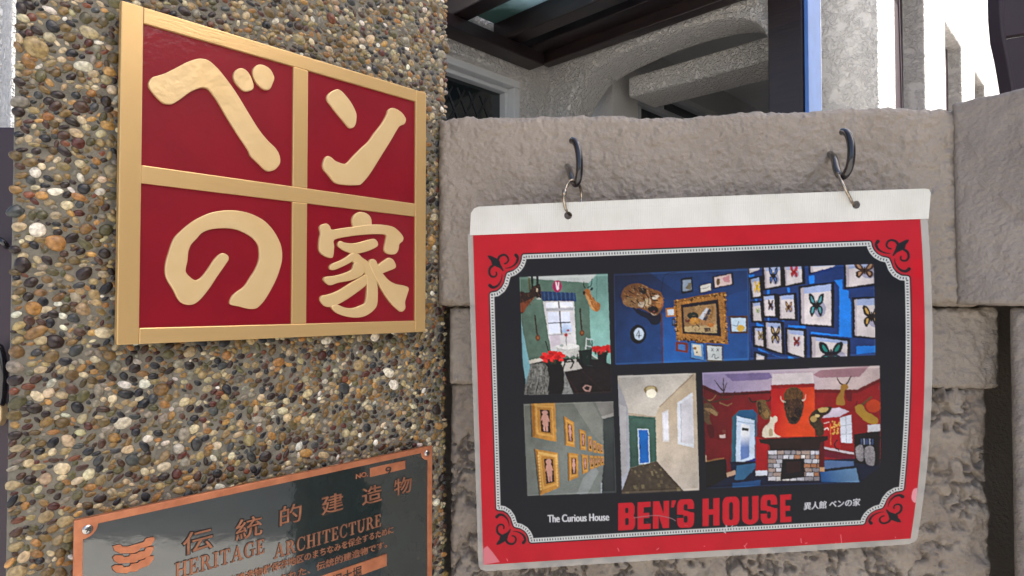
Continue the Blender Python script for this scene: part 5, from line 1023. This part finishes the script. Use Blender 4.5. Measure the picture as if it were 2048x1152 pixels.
# the photographs are softened a little and given the uneven tone of real prints
def blur(a, r):
    for ax in (0, 1): a = sum(np.roll(a, k, ax) for k in range(-r, r + 1)) / (2 * r + 1)
    return a
for q in PHOTOS:
    P = np.array(q); x0, y0 = P.min(0).astype(int) + 6; x1, y1 = P.max(0).astype(int) - 6; sub = IMG[y0:y1, x0:x1]
    X, Y = np.meshgrid(np.arange(x1 - x0) + x0, np.arange(y1 - y0) + y0); b1 = blur(sub, 2); b2 = blur(sub, 14)
    wx = (NZ.fbm(X * .11 + 9, Y * .11, 3) - .5) * 5; wy = (NZ.fbm(X * .11, Y * .11 + 77, 3) - .5) * 5
    src = IMG[np.clip(Y + wy, y0, y1 - 1).astype(int), np.clip(X + wx, x0, x1 - 1).astype(int)]; src = blur(src, 1); b2 = blur(src, 12)
    tone = 1 + .22 * (NZ.fbm(X * .022, Y * .022, 3) * 2 - 1) + .16 * (NZ.fbm(X * .24 + 40, Y * .24, 3) * 2 - 1)
    cx_, cy_ = (X - x0) / (x1 - x0) - .5, (Y - y0) / (y1 - y0) - .5; vig = 1.08 - .75 * (cx_ ** 2 + cy_ ** 2)
    res = np.clip(src + .25 * (src - b2), 0, 1) ** 1.16 * (tone * vig)[..., None]
    mk = mask(q); full = np.zeros((H3, W3), bool); full[mk[2]:mk[4], mk[1]:mk[3]] = mk[0]; full = full[y0:y1, x0:x1]; full[:4] = False; full[-4:] = False
    IMG[y0:y1, x0:x1] = np.where(full[..., None], res, IMG[y0:y1, x0:x1])
img = IMG.reshape(CHp, SSA, CWp, SSA, 3).mean((1, 3))
# vertex colours are sampled at cell corners
pad = np.pad(img, ((0, 1), (0, 1), (0, 0)), 'edge')
poster = empty('hanging_poster', tuple(SP(.5, 1.02)), 'laminated red and black poster with six interior photographs hanging from two hooks', 'poster')
uu, vv = np.meshgrid(np.linspace(0, 1, CWp + 1), np.linspace(0, 1, CHp + 1))
cols4 = np.concatenate([np.clip(pad, 0, 1) * .90 + .001, np.ones(pad.shape[:2] + (1,))], -1)
owner = np.zeros((CHp, CWp), int)
names = ['print_sheet']; labels_ = [None]
PL = ['printed photo of a green room with a window and red flowers', 'printed photo of a blue wall with a tiger head and gilt frame', 'printed photo of butterflies in black cases on blue', 'printed photo of dolls in gold frames', 'printed photo of a corridor with a blue door', 'printed photo of a red room with animal heads and stone fireplace']
for q, lb_ in zip(PHOTOS, PL):
    P = np.array(q) / SSA; x0, y0 = np.floor(P.min(0)).astype(int); x1, y1 = np.ceil(P.max(0)).astype(int); names.append('printed_photo'); labels_.append(lb_); owner[y0:y1, x0:x1] = np.where(owner[y0:y1, x0:x1] == 0, len(names) - 1, owner[y0:y1, x0:x1])
for (p0, p1), lb_ in ((((1228, 996), (1588, 1068)), 'large red English lettering'), (((1090, 1022), (1224, 1052)), 'small white English lettering'), (((1602, 990), (1726, 1026)), 'small white Japanese lettering')):
    a, b = np.array(cpt(p0)) / SSA, np.array(cpt(p1)) / SSA; names.append('printed_lettering'); labels_.append(lb_); owner[int(a[1]) - 4:int(b[1]) + 6, int(a[0]):int(b[0])] = len(names) - 1
PV = SP(uu, vv, .0004); ids = np.arange((CHp + 1) * (CWp + 1)).reshape(CHp + 1, CWp + 1)
quads = np.stack([ids[:-1, :-1], ids[1:, :-1], ids[1:, 1:], ids[:-1, 1:]], -1)
for k, nm in enumerate(names):
    q = quads[owner == k]
    if len(q) == 0: continue
    used, inv = np.unique(q.reshape(-1), return_inverse=True); n = len(q)
    me = bpy.data.meshes.new(nm); me.vertices.add(len(used)); me.vertices.foreach_set('co', PV.reshape(-1, 3)[used].reshape(-1).astype(np.float32))
    me.loops.add(n * 4); me.loops.foreach_set('vertex_index', inv.astype(np.int32)); me.polygons.add(n); me.polygons.foreach_set('loop_start', np.arange(n, dtype=np.int32) * 4); me.polygons.foreach_set('use_smooth', np.full(n, True))
    ca = me.color_attributes.new('Col', 'FLOAT_COLOR', 'POINT'); ca.data.foreach_set('color', cols4.reshape(-1, 4)[used].reshape(-1).astype(np.float32)); me.update(calc_edges=True)
    o = put(nm, me, M['print'], poster)
    if labels_[k]: o['label'] = labels_[k]
# laminate film: front-to-back sheet a little larger than the print, with rounded corners
def film_grid(u0, u1, v0, v1, h, nu=60, nv=60, r=.018):
    a = np.linspace(0, 1, nu); b = np.linspace(0, 1, nv); UU, VV = np.meshgrid(u0 + (u1 - u0) * a, v0 + (v1 - v0) * b)
    # round the two lower corners
    for side in (0, 1):
        cx = u1 - r if side else u0 + r; cy = v1 - r * 1.3
        m = ((UU > cx) if side else (UU < cx)) & (VV > cy); dx = (UU - cx) / r; dy = (VV - cy) / (r * 1.3); d = np.maximum(np.hypot(dx, dy), 1e-6); mx = np.maximum(np.abs(dx), np.abs(dy)); f = mx / d
        UU = np.where(m, cx + dx * f * r, UU); VV = np.where(m, cy + dy * f * r * 1.3, VV)
    return grid_mesh(SP(UU, VV, h)[::-1])
back = film_grid(-.0125, 1.0165, -.004, 1.0215, -.0003)
put('laminate_film', back, M['film'], poster)
put('backing_paper', film_grid(.0004, .9996, .0005, .9992, .0, r=.002), M['tape'], poster)
# binding tape with punched holes
zt = [uv(p) for p in ((939, 470), (941, 425), (947, 416), (956, 412), (1100, 406), (1400, 395), (1700, 383), (1842, 377.5), (1851, 379), (1855, 386), (1856.5, 437), (1700, 443), (1400, 454), (1150, 463))]
def hole(x, y, r_): return [uv((x + r_ * math.cos(a), y + r_ * math.sin(a))) for a in [2 * math.pi * k / 20 for k in range(20)]]
tape = curve_mesh([zt, hole(1136.5, 431, 8), hole(1709.5, 410, 8)], .0002, 0, lambda a, b, h: SP(np.array(a), np.array(b), .0010 + h))
put('binding_tape', tape, M['tape'], poster)
tp = [uv(p) for p in ((956, 413), (998, 411), (990, 430), (955, 421))]
put('torn_flap', prism(tp, .0014, .0017, lambda a, b, h: SP(np.array(a), np.array(b), h)), M['tape'], poster)
